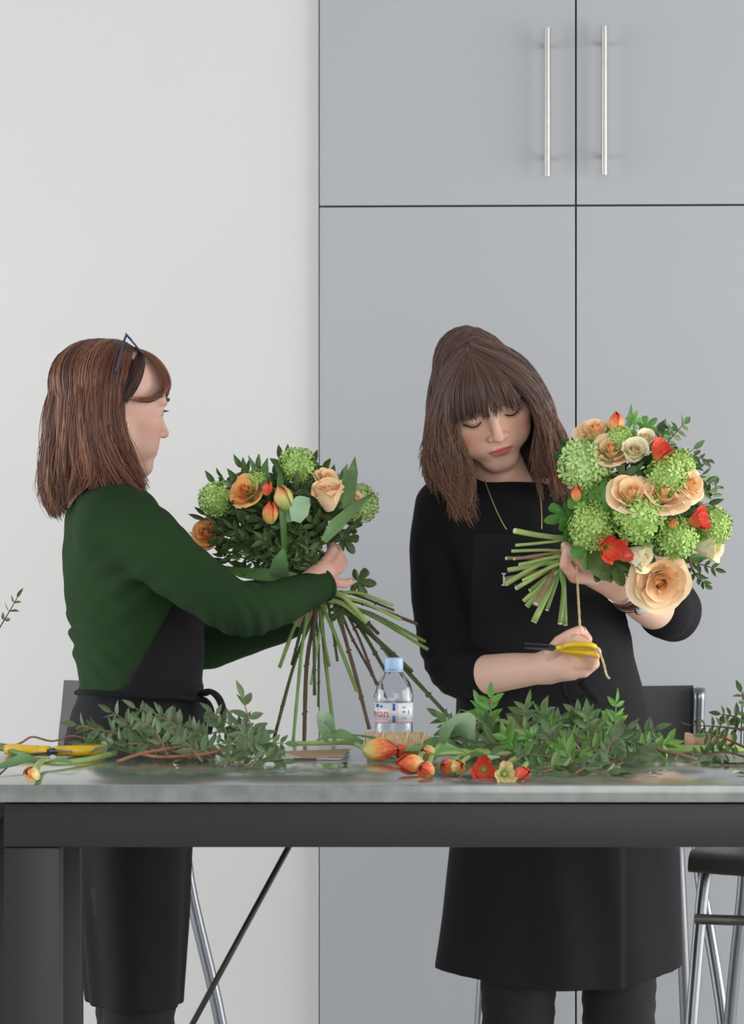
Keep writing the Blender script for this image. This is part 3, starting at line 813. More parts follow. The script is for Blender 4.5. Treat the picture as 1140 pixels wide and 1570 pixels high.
    v.disp(lambda X, Y, Z: 0.0014 * np.sin(Z * 2 * PI / 0.035 + Y * 40) * np.exp(-((Z - 0.46) / 0.1) ** 2) + 0 * X)
    V, Q = v.net(); V = smooth_verts(V, Q, 1); link('trousers', np_mesh('trousers', xf(M1, V) - np.array(B1), Q, m_denim), p)
    for s_ in (-1, 1):
        v = Vol((s_ * 0.067 - 0.07, -0.2, -0.005), (s_ * 0.067 + 0.07, 0.11, 0.12), 0.005)
        v.chain([(s_ * 0.065, 0.04, 0.045), (s_ * 0.07, -0.14, 0.038)], [0.044, 0.038], 0.01); v.ell((s_ * 0.065, 0.03, 0.075), (0.045, 0.055, 0.035), 0.02)
        v.cut(lambda X, Y, Z: 0.002 - Z + 0 * X + 0 * Y)
        V, Q = v.net(); link('shoe', np_mesh('shoe', xf(M1, V) - np.array(B1), Q, m_shoe), p)
    # hair: guides in the profile plane with a sideways offset (near side, mirrored for the far side)
    push = head_push(HM, S, 0.002)
    def hp(side, lst): return [at(px, py, Y1 - side * w_) for px, py, w_ in lst]
    G = [[(203, 533, .012), (193, 566, .060), (188, 618, .074), (189, 662, .080), (204, 700, .076), (217, 732, .070), (226, 762, .060)],
         [(192, 526, .010), (176, 558, .060), (170, 618, .082), (174, 668, .086), (190, 708, .080), (206, 738, .074), (219, 757, .066)],
         [(182, 523, .008), (156, 556, .058), (146, 615, .084), (150, 672, .088), (163, 716, .084), (178, 742, .080), (190, 752, .076)],
         [(176, 522, .006), (140, 552, .050), (126, 612, .080), (128, 670, .084), (132, 718, .080), (122, 748, .075), (108, 772, .066)],
         [(165, 522, .004), (122, 554, .038), (105, 612, .068), (102, 670, .073), (102, 720, .068), (98, 762, .058), (98, 798, .048)],
         [(152, 523, .002), (106, 556, .020), (84, 612, .045), (78, 670, .050), (76, 720, .048), (78, 765, .042), (95, 801, .036)],
         [(142, 525, .000), (98, 560, .000), (73, 612, .000), (69, 670, .000), (67, 720, .000), (70, 768, .000), (90, 800, .000)]]
    c0 = [(66, 40, 32), (96, 59, 45), (122, 78, 58), (170, 122, 94)]
    def col(r, u): return mixc(c0, np.clip(r * 1.0 + 0.12 * u, 0, 1) + 0 * u)
    hs = []
    hs.append(strands([hp(1, g) for g in G], 150, 14, 0.0010, rng, 0.12, push, col, tipv=0.12, layer=0.008, wave=0.008, clump_tip=0.18))
    hs.append(strands([hp(-1, g) for g in G], 70, 12, 0.0012, rng, 0.12, push, col, tipv=0.07, layer=0.008, wave=0.006))
    FR = [[(204, 534, .004), (232, 542, .010), (252, 562, .016), (260, 588, .020), (250, 604, .032), (230, 612, .052), (206, 611, .068), (192, 606, .074)],
          [(206, 534, .012), (230, 548, .022), (246, 572, .030), (250, 596, .036), (238, 610, .048), (220, 614, .060), (203, 612, .069), (192, 608, .074)],
          [(208, 536, .020), (226, 550, .034), (238, 574, .042), (242, 598, .046), (228, 611, .056), (214, 614, .063), (201, 612, .070), (192, 609, .074)]]
    hs.append(strands([hp(1, g) for g in FR], 9, 9, 0.0009, rng, 0.12, head_push(HM, S, 0.003), col, tipv=0.12, layer=0.006, wave=0.003))
    hs.append(strands([hp(-1, g) for g in FR], 16, 10, 0.0009, rng, 0.12, head_push(HM, S, 0.003), col, tipv=0.12, layer=0.006, wave=0.003))
    TP = [[(214, 540, .018), (206, 556, .044), (198, 576, .060), (191, 598, .070), (186, 618, .076)],
          [(219, 546, .030), (213, 563, .050), (205, 582, .060), (196, 600, .069), (188, 618, .076)],
          [(221, 556, .040), (217, 574, .052), (209, 592, .060), (199, 606, .069), (190, 618, .075)]]
    hs.append(strands([hp(1, g) for g in TP], 22, 12, 0.0010, rng, 0.12, head_push(HM, S, 0.0015), lambda r, u: mixc([(52, 34, 28), (78, 52, 42)], r + 0 * u), tipv=0.03, layer=0.003, wave=0.001))
    hs.append(strands([hp(-1, g) for g in TP], 22, 10, 0.0010, rng, 0.12, head_push(HM, S, 0.0015), lambda r, u: mixc([(52, 34, 28), (78, 52, 42)], r + 0 * u), tipv=0.03, layer=0.003, wave=0.001))
    # undercoat that closes the gaps at the scalp
    v = Vol((-0.1, -0.12, -0.1), (0.1, 0.13, 0.13), 0.003); v.ell((0, 0.017, 0.029), (0.0745, 0.094, 0.081))
    v.cut(lambda X, Y, Z: np.maximum(-(Y + 0.050 - 0.7 * (Z - 0.02)) * 0.8, np.maximum(-0.045 - Z, -(Y + 0.0) + np.where(Z < 0.03, 0.008, -0.2))) + 0 * X)
    V, Q = v.net(); V = smooth_verts(V, Q, 2); hs.append((xf(HM, V), Q, flat_tint(V, (62, 40, 32))))
    hs.append(strands([hp(1, g) for g in G], 70, 2, 0.0006, rng, 0.5, push, col, tipv=0.10, layer=0.014, wave=0.02))
    V, Q, T = join_np(hs)
    link('hair', np_mesh('hair', V - np.array(B1), Q, m_hair, T), p)
    # small earring and fine necklace
    b = MB(); c = at(192, 652, Y1 - 0.077); b.tube([c + Vector((0.004 * math.cos(a_), -0.001, 0.006 * math.sin(a_))) for a_ in np.linspace(0, 2 * PI, 15)[:-1]], 0.0014, 6, closed=True)
    tag(b.build('earring', m_gold, p, off=off), 'small gold hoop earring')
    # glasses pushed up on the head
    g = empty('eyeglasses', at(190, 540, Y1)); tag(g, 'blue-framed glasses pushed up on the auburn-haired woman\'s head', 'glasses')
    mg = mat('navy_glasses_frame', (46, 58, 92), 0.3, var=0.05)
    ml = mat('clear_lens', (235, 238, 235), 0.03, var=0.01, trans=0.95)
    for s_ in (1, -1):
        cs = [(193, 512, .012), (193, 512, .040), (195, 515, .058), (203, 524, .062), (212, 535, .058), (217, 541, .040), (217, 541, .018), (208, 530, .010)]
        P = [at(px, py, Y1 - s_ * w_) for px, py, w_ in cs]
        Pc = catmull(P + [P[0]], 33)[:-1]
        b = MB(); b.tube(Pc, 0.0017, 6, closed=True); f = b.build('rim', mg, g, off=g.location)
        b = MB(); c = sum(P, Vector()) / len(P); n_ = len(Pc); nn = (P[4] - P[0]).cross(P[2] - P[6]).normalized() * 0.0006
        b.add([c + nn] + [Vector(q) + nn for q in Pc] + [c - nn] + [Vector(q) - nn for q in Pc],
              [(0, i + 1, (i + 1) % n_ + 1) for i in range(n_)] + [(n_ + 1, n_ + 1 + (i + 1) % n_ + 1, n_ + 1 + i + 1) for i in range(n_)])
        b.build('lens', ml, g, off=g.location)
        b = MB(); b.tube(catmull([at(194, 513, Y1 - s_ * 0.060), at(189, 526, Y1 - s_ * 0.070), at(182, 552, Y1 - s_ * 0.076), at(176, 572, Y1 - s_ * 0.080)], 10), 0.0021, 6, flat=0.6)
        b.build('temple', mg, g, off=g.location)
    b = MB(); b.tube(catmull([at(201, 521, Y1 - 0.011), at(199, 518, Y1), at(201, 521, Y1 + 0.011)], 7), 0.0015, 6); b.build('bridge', mg, g, off=g.location)
build_woman_green()

# ------------------------------------------------------------------ woman in black
B2 = Vector(((845 - 570) / SC74, Y1, 0))
YAW2 = 8
M2 = Matrix.Translation(B2) @ Rz(YAW2); M2i = M2.inverted()
def l2(px, py, Y): return M2i @ at(px, py, Y)
def sec2(py, left, right, ry, cy=0.0):
    c = (left + right) / 2; return (pz(py), (c - 845) / SC74, cy, (right - left) / 2 / SC74, ry)
def build_woman_black():
    rng = np.random.default_rng(11)
    S = 0.905; skin_ = (236, 189, 167); bl_ = (224, 138, 120)
    HR = Rz(7) @ Ry(-17) @ Rx(30)
    eye_mid = HR @ (Vector((0, -0.089, -0.005)) * S)
    hc = at(756, 642, Y1 - 0.035 + eye_mid.y) - eye_mid
    HM = Matrix.Translation(hc) @ HR @ Matrix.Scale(S, 4); CR2 = (0.060, 0.079, 0.0815)
    nk = HM.inverted() @ at(782, 770, Y1 + 0.005)
    v = head_vol(S, False, tuple(nk), cr=CR2); V, Q = v.net(); tint_ = head_tint(V, skin_, bl_, (204, 96, 104)); V[:, 0] *= 1 + 0.13 * np.clip((0.012 - V[:, 1]) / 0.06, 0, 1) * np.clip((V[:, 2] + 0.110) / 0.055, 0, 1)
    skin = (232, 190, 170); bl = (222, 142, 124)
    parts = [(xf(HM, V), Q, tint_)]
    nailc = (92, 34, 46)
    # her right arm (image left), hand with the scissors, thumb and forefinger pinching the twine
    limb = [at(706, 1028, 7.352), at(735, 1035, 7.315), at(785, 1029, 7.262), at(838, 1024, 7.220)]
    fing = [([at(872, 1002, 7.203), at(889, 996, 7.183), at(899, 980, 7.173), at(892, 967, 7.173)], [0.0112, 0.0096, 0.0086, 0.0070]),      # forefinger
            ([at(846, 1002, 7.193), at(858, 985, 7.173), at(873, 974, 7.163), at(888, 966, 7.163)], [0.0130, 0.0112, 0.0092, 0.0074]),      # thumb
            ([at(878, 1010, 7.183), at(899, 1008, 7.163), at(900, 990, 7.143), at(884, 980, 7.148), at(874, 984, 7.163)], [0.0112, 0.0098, 0.0090, 0.0082, 0.0074]),
            ([at(876, 1020, 7.178), at(905, 1017, 7.163), at(913, 1000, 7.148), at(900, 990, 7.153)], [0.0110, 0.0096, 0.0088, 0.0076]),
            ([at(868, 1032, 7.183), at(895, 1030, 7.173), at(911, 1018, 7.168), at(910, 1004, 7.168)], [0.0105, 0.0090, 0.0080, 0.0068])]
    palm = [(at(835, 1024, 7.223), at(868, 1020, 7.190), 0.0225, 0.019), (at(845, 1026, 7.213), at(876, 1028, 7.183), 0.019, 0.015), (at(843, 1015, 7.213), at(872, 1008, 7.193), 0.019, 0.015)]
    v = arm_vol(limb, [0.032, 0.0325, 0.0285, 0.0225], palm, fing); V, Q = v.net()
    nl = {'knuckles': [(at(899, 1008, 7.158), 0.011, 0.5), (at(905, 1018, 7.158), 0.011, 0.5), (at(900, 982, 7.168), 0.01, 0.4), (at(858, 985, 7.168), 0.012, 0.3)],
          'tips': [at(893, 964, 7.166), at(885, 963, 7.164)]}
    parts.append((V, Q, hand_tint(V, (232, 190, 170), bl, nl, nailc, 0.0046)))
    # her left arm (image right), hand round the stems
    limb = [at(1020, 936, 7.395), at(1010, 934, 7.365), at(985, 921, 7.29), at(954, 902, 7.215)]
    fing = [([at(908, 886, 7.185), at(880, 884, 7.165), at(866, 866, 7.150), at(868, 848, 7.150)], [0.0118, 0.0104, 0.0092, 0.0078]),
            ([at(915, 874, 7.180), at(893, 866, 7.160), at(878, 848, 7.148), at(866, 836, 7.148)], [0.0100, 0.0090, 0.0080, 0.0068]),
            ([at(905, 876, 7.205), at(884, 872, 7.215), at(868, 856, 7.210), at(866, 842, 7.195)], [0.0105, 0.0095, 0.0085, 0.0072]),
            ([at(908, 868, 7.210), at(888, 858, 7.222), at(872, 842, 7.215), at(872, 830, 7.20)], [0.0105, 0.0095, 0.0085, 0.0072]),
            ([at(912, 860, 7.215), at(893, 846, 7.225), at(880, 832, 7.215), at(880, 822, 7.20)], [0.0100, 0.0090, 0.0080, 0.0066])]
    palm = [(at(952, 902, 7.215), at(910, 884, 7.195), 0.0225, 0.018), (at(950, 896, 7.215), at(912, 874, 7.200), 0.020, 0.016)]
    v = arm_vol(limb, [0.034, 0.0365, 0.0325, 0.0245], palm, fing); V, Q = v.net()
    nl = {'knuckles': [(at(880, 884, 7.155), 0.011, 0.5), (at(866, 866, 7.145), 0.010, 0.5)], 'tips': []}
    parts.append((V, Q, hand_tint(V, (232, 190, 170), bl, nl, nailc)))
    secs = [sec2(748, 752, 806, 0.035), sec2(758, 712, 845, 0.05), sec2(775, 688, 868, 0.068), sec2(800, 690, 885, 0.088), sec2(850, 700, 910, 0.095), sec2(950, 720, 950, 0.080, 0.01), sec2(1050, 720, 970, 0.080, 0.015), sec2(1200, 720, 990, 0.09), sec2(1260, 735, 985, 0.09)]
    v = Vol((-0.26, -0.24, 0.0), (0.26, 0.22, 1.36), 0.007); v.loft(secs)
    for s_, px in ((-1, 792), (1, 948)):
        x = (px - 845) / SC74
        v.chain([(x, 0.0, 0.84), (x, -0.005, 0.47), (x, 0.02, 0.09)], [0.060, 0.048, 0.034], 0.03)
        v.chain([(x, 0.03, 0.04), (x + s_ * 0.02, -0.13, 0.035)], [0.034, 0.030], 0.02)
    V, Q = v.net(); parts.append((xf(M2, V), Q, flat_tint(V, skin)))
    V, Q, T = join_np(parts)
    p = link('person', np_mesh('person', V - np.array(B2), Q, m_skin, T)); p.location = B2
    tag(p, 'woman in black with fringe and black apron, looking down and holding a bouquet', 'person')
    off = tuple(B2)
    face_bits(p, HM @ Matrix.Diagonal((1.13, 1, 1, 1)), False, off)
    # jumper with three-quarter sleeves
    secs = [sec2(739, 738, 822, 0.048), sec2(746, 706, 850, 0.066), sec2(758, 678, 874, 0.080), sec2(785, 668, 890, 0.094), sec2(820, 676, 902, 0.104), sec2(855, 686, 918, 0.114), sec2(900, 698, 940, 0.112), sec2(950, 707, 961, 0.104, 0.008), sec2(1000, 708, 970, 0.100, 0.015), sec2(1040, 706, 980, 0.102, 0.018)]
    v = Vol((-0.27, -0.22, pz(1085)), (0.27, 0.16, pz(715)), 0.004)
    v.loft(secs)
    ra = [l2(690, 782, 7.405), l2(676, 830, 7.41), l2(676, 900, 7.415), l2(684, 970, 7.405), l2(700, 1026, 7.365), l2(734, 1035, 7.315)]
    v.chain(ra, [0.058, 0.0500, 0.0480, 0.0470, 0.0420, 0.0370], 0.022, n=26)
    la = [l2(885, 785, 7.42), l2(925, 825, 7.435), l2(975, 880, 7.44), l2(1028, 934, 7.430), l2(1020, 938, 7.368)]
    v.chain(la, [0.056, 0.050, 0.0485, 0.0475, 0.0435], 0.022, n=24)
    e1 = np.array(l2(690, 1020, 7.40))
    def folds(X, Y, Z):
        r = np.sqrt((X - e1[0]) ** 2 + (Y - e1[1]) ** 2 + (Z - e1[2]) ** 2)
        d = 0.0022 * np.exp(-(r / 0.08) ** 2) * np.sin((Z - X) * 2 * PI / 0.03)
        return d + 0.0012 * np.sin(X * 50 + Z * 30) * np.sin(Y * 40 - Z * 45)
    v.disp(folds)
    V, Q = v.net(); V = smooth_verts(V, Q, 2); link('jumper', np_mesh('jumper', xf(M2, V) - np.array(B2), Q, m_navy), p)
    # collar edge
    # apron
    xl, xr = (712 - 845) / SC74, (905 - 845) / SC74
    v = Vol((-0.25, -0.22, pz(1508)), (0.26, 0.20, pz(800)), 0.004)
    v.loft(secs, off=0.005, fn_extra=lambda X, Y, Z: np.maximum(np.maximum(Z - pz(814), (Y + 0.02)), np.maximum(xl - X, X - xr - (pz(812) - Z) * 0.45)))
    sk = [sec2(972, 703, 969, 0.108, 0.014), sec2(1000, 703, 974, 0.108, 0.018), sec2(1050, 702, 988, 0.112, 0.02), sec2(1100, 700, 1003, 0.122, 0.015), sec2(1200, 697, 1028, 0.14), sec2(1298, 690, 1046, 0.150), sec2(1400, 676, 1050, 0.152), sec2(1502, 660, 1052, 0.156)]
    def sfold(X, Y, Z):
        g = np.clip((pz(1060) - Z) / 0.35, 0, 1); 
        d = 0.0045 * g * np.sin(X * 55 + 1.2 * np.sin(Z * 9)) * np.exp(-(X / 0.2) ** 2)
        d = d + 0.006 * g * np.clip((X - 0.085) / 0.006, 0, 1)
        return d + 0.0012 * np.sin(X * 190) * np.exp(-((Z - pz(992)) / 0.02) ** 2)
    v.loft(sk, k=0.010, fn_disp=sfold)
    v.cut(lambda X, Y, Z: (pz(1488) + 0.10 * np.abs(X) ** 1.6 - 0.022 * np.exp(-((X - 0.02) / 0.12) ** 2) - 0.0 * Y) - Z)
    V, Q = v.net(); V = smooth_verts(V, Q, 2)
    ap = link('apron', np_mesh('apron', xf(M2, V) - np.array(B2), Q, m_apron), p)
    b = MB()
    b.tube(catmull([at(866, 1040, 7.302), at(862, 1056, 7.295), at(872, 1070, 7.292), at(888, 1072, 7.292), at(898, 1060, 7.292), at(890, 1044, 7.297)], 22), 0.0032, 8, flat=0.5)
    b.tube(catmull([at(890, 1044, 7.298), at(902, 1060, 7.292), at(918, 1076, 7.294)], 10), 0.0055, 8, flat=0.35, nrm=(0, -1, 0))
    b.tube(catmull([at(872, 1070, 7.292), at(876, 1085, 7.290), at(884, 1092, 7.288)], 8), 0.003, 8, flat=0.5)
    b.build('apron_tie', m_apron, ap, off=off)
    # white embroidered letters on the bib, mostly hidden by the stems
    mw = mat('white_embroidery', (232, 232, 230), 0.8, var=0.05, scale=300)
    b = MB(); yb_ = 7.282
    for (x0, y0, x1, y1, r) in ((772, 881, 772, 896, .0013), (768.5, 879.5, 775.5, 879.5, .001), (768.5, 897, 776, 897, .001), (787, 891, 790, 897, .001), (790, 897, 793, 891, .001), (793, 891, 796, 897, .001), (796, 897, 799, 890, .001), (803, 904, 803, 897, .001), (812, 893, 816, 891, .001), (824, 889, 830, 887, .001), (824, 889, 826, 893, .001)):
        b.tube([at(x0, y0, yb_), at(x1, y1, yb_)], r, 6)
    b.build('lettering', mw, ap, off=off)
    # trousers and shoes
    v = Vol((-0.2, -0.12, 0.06), (0.24, 0.14, 0.72), 0.005)
    for s_, px in ((-1, 792.5), (1, 949)):
        x = (px - 845) / SC74
        v.chain([(x, 0.0, 0.70), (x, -0.005, 0.52), (x, -0.004, 0.45), (x, 0.02, 0.09)], [0.068, 0.0595, 0.0575, 0.045], 0.004, n=18)
    v.disp(lambda X, Y, Z: 0.0012 * np.sin(Z * 2 * PI / 0.030 + X * 30 + 2 * np.sin(Y * 40)) * np.exp(-((Z - 0.47) / 0.1) ** 2) + 0 * Y)
    V, Q = v.net(); V = smooth_verts(V, Q, 1); link('trousers', np_mesh('trousers', xf(M2, V) - np.array(B2), Q, m_denim), p)
    for s_, px in ((-1, 792), (1, 948)):
        x = (px - 845) / SC74
        v = Vol((x - 0.08, -0.2, -0.005), (x + 0.09, 0.11, 0.12), 0.005)
        v.chain([(x, 0.04, 0.045), (x + s_ * 0.02, -0.14, 0.038)], [0.044, 0.038], 0.01); v.ell((x, 0.03, 0.075), (0.045, 0.055, 0.035), 0.02)
        v.cut(lambda X, Y, Z: 0.002 - Z + 0 * X + 0 * Y)
        V, Q = v.net(); link('shoe', np_mesh('shoe', xf(M2, V) - np.array(B2), Q, m_shoe), p)
    # hair
    YH = Y1 - 0.03
    def hp(lst): return [at(px, py, YH - w_) for px, py, w_ in lst]
    push = head_push(HM, S, 0.002, CR2)
    L_ = [[(719, 540, .080), (704, 578, .100), (698, 625, .100), (696, 660, .085), (706, 700, .075), (716, 745, .085), (712, 800, .090)],
          [(718, 534, .078), (692, 578, .090), (680, 632, .088), (682, 684, .078), (696, 730, .080), (704, 772, .092), (716, 815, .092)],
          [(722, 526, .062), (680, 562, .066), (667, 618, .060), (668, 676, .050), (676, 715, .055), (692, 756, .080), (708, 806, .090)],
          [(734, 512, .000), (678, 548, .030), (661, 600, .020), (662, 668, .015), (660, 698, .012), (668, 734, .035), (694, 776, .070)],
          [(744, 512, -.07), (682, 544, -.03), (664, 600, -.045), (664, 670, -.05), (660, 704, -.04), (672, 740, -.015), (690, 765, .01)]]
    R_ = [[(721, 540, .080), (768, 570, .098), (812, 612, .090), (830, 652, .070), (830, 700, .062), (830, 742, .072), (840, 782, .090)],
          [(722, 532, .078), (780, 560, .085), (822, 604, .070), (836, 650, .050), (838, 700, .050), (842, 740, .070), (852, 784, .090)],
          [(718, 522, .060), (790, 550, .055), (830, 598, .035), (842, 648, .022), (856, 690, .030), (858, 730, .050), (858, 778, .075)],
          [(712, 514, .000), (796, 545, .005), (834, 598, -.015), (846, 650, -.025), (866, 690, -.015), (868, 732, .01), (860, 772, .035)],
          [(712, 514, -.07), (796, 540, -.05), (832, 598, -.06), (842, 650, -.065), (862, 690, -.055), (866, 725, -.035), (850, 750, -.02)]]
    BK = [L_[4], [(724, 518, -.05), (732, 535, -.10), (740, 580, -.135), (745, 640, -.13), (745, 690, -.11), (745, 720, -.09), (745, 745, -.08)], R_[4]]
    c0 = [(58, 41, 36), (80, 58, 50), (98, 72, 62), (124, 92, 78)]; c1 = [(84, 55, 43), (112, 77, 60), (136, 97, 76), (164, 122, 97)]
    def col(r, u):
        a = mixc(c0, r + 0 * u); b_ = mixc(c1, r + 0 * u); t = np.clip((u - 0.45) / 0.5, 0, 1)[..., None]
        return a * (1 - t) + b_ * t
    hs = []
    hs.append(strands([hp(g) for g in L_], 120, 14, 0.0010, rng, 0.15, push, col, tipv=0.13, layer=0.008, wave=0.018, clump_tip=0.15))
    hs.append(strands([hp(g) for g in R_], 120, 14, 0.0010, rng, 0.15, push, col, tipv=0.13, layer=0.008, wave=0.017, clump_tip=0.15))
    hs.append(strands([hp(g) for g in BK], 50, 10, 0.0015, rng, 0.12, push, col, tipv=0.06, layer=0.010, wave=0.006))
    TPL = [L_[4][:1] + [(700, 508, .0), (690, 525, .0)], [(720, 530, .08), (712, 512, .05), (715, 500, .01)]]
    FB = [[(717, 542, .084), (700, 572, .104), (692, 606, .110), (694, 636, .104), (698, 662, .094)],
          [(718, 542, .086), (712, 574, .112), (709, 608, .118), (711, 634, .112), (716, 648, .106)],
          [(719, 542, .086), (726, 574, .114), (729, 606, .120), (731, 632, .114), (736, 650, .108)],
          [(720, 542, .086), (742, 570, .112), (753, 602, .118), (760, 626, .112), (764, 640, .106)],
          [(721, 541, .086), (756, 566, .108), (772, 596, .112), (782, 620, .104), (788, 634, .098)],
          [(722, 540, .084), (764, 564, .104), (785, 590, .104), (798, 612, .094), (806, 628, .086)]]
    hs.append(strands([hp(g) for g in FB], 40, 11, 0.0009, rng, 0.14, head_push(HM, S, 0.003, CR2), lambda r, u: mixc(c0, r + 0 * u), npt=14, tipv=0.07, layer=0.007, wave=0.002, clump_tip=0.25))
    v = Vol((-0.1, -0.12, -0.1), (0.1, 0.13, 0.13), 0.003); v.ell((0, 0.017, 0.029), (0.0608, 0.0798, 0.0822))
    v.cut(lambda X, Y, Z: np.maximum(-(Y + 0.045 - 0.55 * (Z - 0.03)) * 0.8, np.maximum(-0.05 - Z, -(Y + 0.0) + np.where(Z < 0.03, 0.008, -0.2))) + 0 * X)
    V, Q = v.net(); V = smooth_verts(V, Q, 2); hs.append((xf(HM, V), Q, flat_tint(V, (60, 43, 37))))
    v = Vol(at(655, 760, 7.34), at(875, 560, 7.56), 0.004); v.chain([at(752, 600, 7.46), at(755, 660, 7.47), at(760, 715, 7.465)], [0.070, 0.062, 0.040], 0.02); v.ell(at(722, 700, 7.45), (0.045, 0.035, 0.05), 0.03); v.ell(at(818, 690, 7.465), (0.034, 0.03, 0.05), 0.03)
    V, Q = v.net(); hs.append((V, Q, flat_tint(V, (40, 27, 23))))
    hs.append(strands([hp(g) for g in L_[1:4]], 30, 2, 0.0006, rng, 0.5, push, col, tipv=0.12, layer=0.016, wave=0.03)); hs.append(strands([hp(g) for g in R_[1:4]], 30, 2, 0.0006, rng, 0.5, push, col, tipv=0.12, layer=0.016, wave=0.03))
    V, Q, T = join_np(hs)
    link('hair', np_mesh('hair', V - np.array(B2), Q, m_hair, T), p)
    # long fine chain
    b = MB()
    b.tube(catmull([at(742, 735, 7.315), at(752, 762, 7.295), at(764, 790, 7.287), at(776, 812, 7.279)], 12), 0.0008, 6)
    tag(b.build('necklace', m_gold, p, off=off), 'fine gold chain'); b = MB()
    b.tube(catmull([at(822, 742, 7.315), at(828, 765, 7.300), at(830, 790, 7.290), at(830, 812, 7.282)], 12), 0.0008, 6)
    tag(b.build('necklace', m_gold, p, off=off), 'fine gold chain')
    # watch and bracelets on the wrist
    ax0 = at(985, 921, 7.29); ax1 = at(954, 902, 7.215); d = (ax1 - ax0).normalized()
    u_ = d.cross(Vector((0, 0, 1))).normalized(); w_ = u_.cross(d)
    ml = mat('brown_leather_strap', (112, 62, 50), 0.5, var=0.15, scale=120); ms = mat('silver_bangle', (214, 210, 204), 0.2, metal=1.0, var=0.04); md = mat('dark_cord', (48, 38, 36), 0.6)
    def ring(c, r, tr_, m_, lab, tilt=0.0, flat=1.0):
        dd = (d + w_ * tilt).normalized(); a_ = dd.cross(w_).normalized(); b__ = dd.cross(a_)
        b = MB(); b.tube([c + (a_ * math.cos(q) + b__ * math.sin(q)) * r for q in np.linspace(0, 2 * PI, 29)[:-1]], tr_, 8, closed=True, flat=flat)
        return tag(b.build('bracelet', m_, p, off=off), lab)
    c = ax1
    ring(c - d * 0.004, 0.0262, 0.0030, ml, 'brown leather bracelet', 0.15)
    ring(c - d * 0.010, 0.0275, 0.0020, ms, 'silver bangle', -0.1)
    ring(c - d * 0.015, 0.0278, 0.0026, md, 'dark cord bracelet', 0.1)
    ring(c + d * 0.004, 0.0262, 0.0022, ms, 'thin silver bangle', 0.25)
    ring(c - d * 0.021, 0.0285, 0.0026, ml, 'brown leather bracelet', -0.05)
    b = MB(); b.tube([c - d * 0.032 + (u_ * math.cos(q) + w_ * math.sin(q)) * 0.0300 for q in np.linspace(0, 2 * PI, 29)[:-1]], 0.0055, 8, closed=True, flat=0.35, nrm=u_)
    wt = tag(b.build('watch', ms, p, off=off), 'silver wrist watch')
    n_ = (at(958, 912, 7.18) - (c - d * 0.032)).normalized()
    n_ = (n_ - d * n_.dot(d)).normalized(); q3 = n_.cross(d)
    Mx = Matrix(((d.x, q3.x, n_.x, 0), (d.y, q3.y, n_.y, 0), (d.z, q3.z, n_.z, 0), (0, 0, 0, 1)))
    b = MB(); b.lathe([(0.0145, 0.0), (0.0150, 0.004), (0.0135, 0.0062), (0.012, 0.0066)], 24, Matrix.Translation(c - d * 0.032 + n_ * 0.0295) @ Mx); b.build('watch_case', ms, wt, off=off, angle=40)
    b = MB(); b.lathe([(0.0118, 0.0066), (0.0117, 0.0070)], 24, Matrix.Translation(c - d * 0.032 + n_ * 0.0295) @ Mx); b.build('watch_face', mat('watch_dial', (226, 228, 228), 0.2, var=0.02), wt, off=off)
build_woman_black()
# ================================================================== plants: shared pieces
RNG = random.Random(21)
def leafmat(name, c, var=0.25, rough=0.42): return mat(name, c, rough, var=0.14, scale=3.0, objvar=var, spec=0.4)
m_lf_mid = leafmat('leaf_mid_green', (88, 116, 66))
m_lf_grey = leafmat('leaf_grey_green', (96, 118, 80))
m_lf_dark = leafmat('leaf_dark_green', (70, 94, 48))
m_lf_bright = leafmat('leaf_bright_green', (98, 146, 62), 0.18)
m_lf_tulip = leafmat('leaf_tulip_green', (108, 146, 92), 0.15, 0.38)
m_lf_tulipd = leafmat('leaf_tulip_deep_green', (84, 118, 60), 0.15, 0.38)
m_lf_back = leafmat('leaf_pale_underside', (160, 190, 152), 0.08, 0.5)
m_st_green = mat('stem_green', (112, 142, 72), 0.5, var=0.2, scale=30)
m_st_pale = mat('stem_pale_green', (160, 186, 108), 0.45, var=0.15, scale=40)
m_st_dark = mat('stem_dark_green', (64, 78, 40), 0.55, var=0.25, scale=40)
m_st_brown = mat('stem_brown_woody', (96, 74, 56), 0.7, var=0.25, scale=60)
m_st_tan = mat('stem_tan_woody', (146, 116, 92), 0.7, var=0.2, scale=60)
m_cut = mat('stem_cut_pale', (206, 212, 170), 0.7, var=0.08)

def leaf_mesh(name, m, width=0.38, fold=0.07, curl=0.16, n=6, twist=0.0, sharp=1.0):
    vs_ = []; fs_ = []
    for i in range(n + 1):
        y = i / n; wv = width / 2 * math.sin(PI * min(1, y * 0.97 + 0.03) ** 0.85) ** sharp if 0 < i < n else (0.02 if i == 0 else 0.0)
        z0 = -curl * y * y; t = twist * y
        for sx in (-1, -0.5, 0, 0.5, 1) if 0 < i < n else (0,):
            x = sx * wv; z = z0 + fold * abs(sx) * (wv / (width / 2)) 
            vs_.append((x * math.cos(t) - (z - z0) * math.sin(t), y, z0 + x * math.sin(t) + (z - z0) * math.cos(t)))
    last = len(vs_) - 1
    for k in range(4): fs_.append((0, 1 + k + 1, 1 + k))
    for i in range(n - 2):
        for k in range(4):
            a = 1 + i * 5 + k; fs_.append((a, a + 1, a + 6, a + 5))
    for k in range(4):
        a = 1 + (n - 2) * 5 + k; fs_.append((a, a + 1, last))
    b = MB(); b.add(vs_, fs_); return b.mesh(name, m)
LEAF = {}
for key, mm in (('mid', m_lf_mid), ('grey', m_lf_grey), ('dark', m_lf_dark), ('bright', m_lf_bright)):
    LEAF[key] = [leaf_mesh('leaf', mm, 0.38, 0.07, 0.10), leaf_mesh('leaf', mm, 0.42, 0.05, 0.25, twist=0.4), leaf_mesh('leaf', mm, 0.34, 0.10, -0.10, twist=-0.4)]

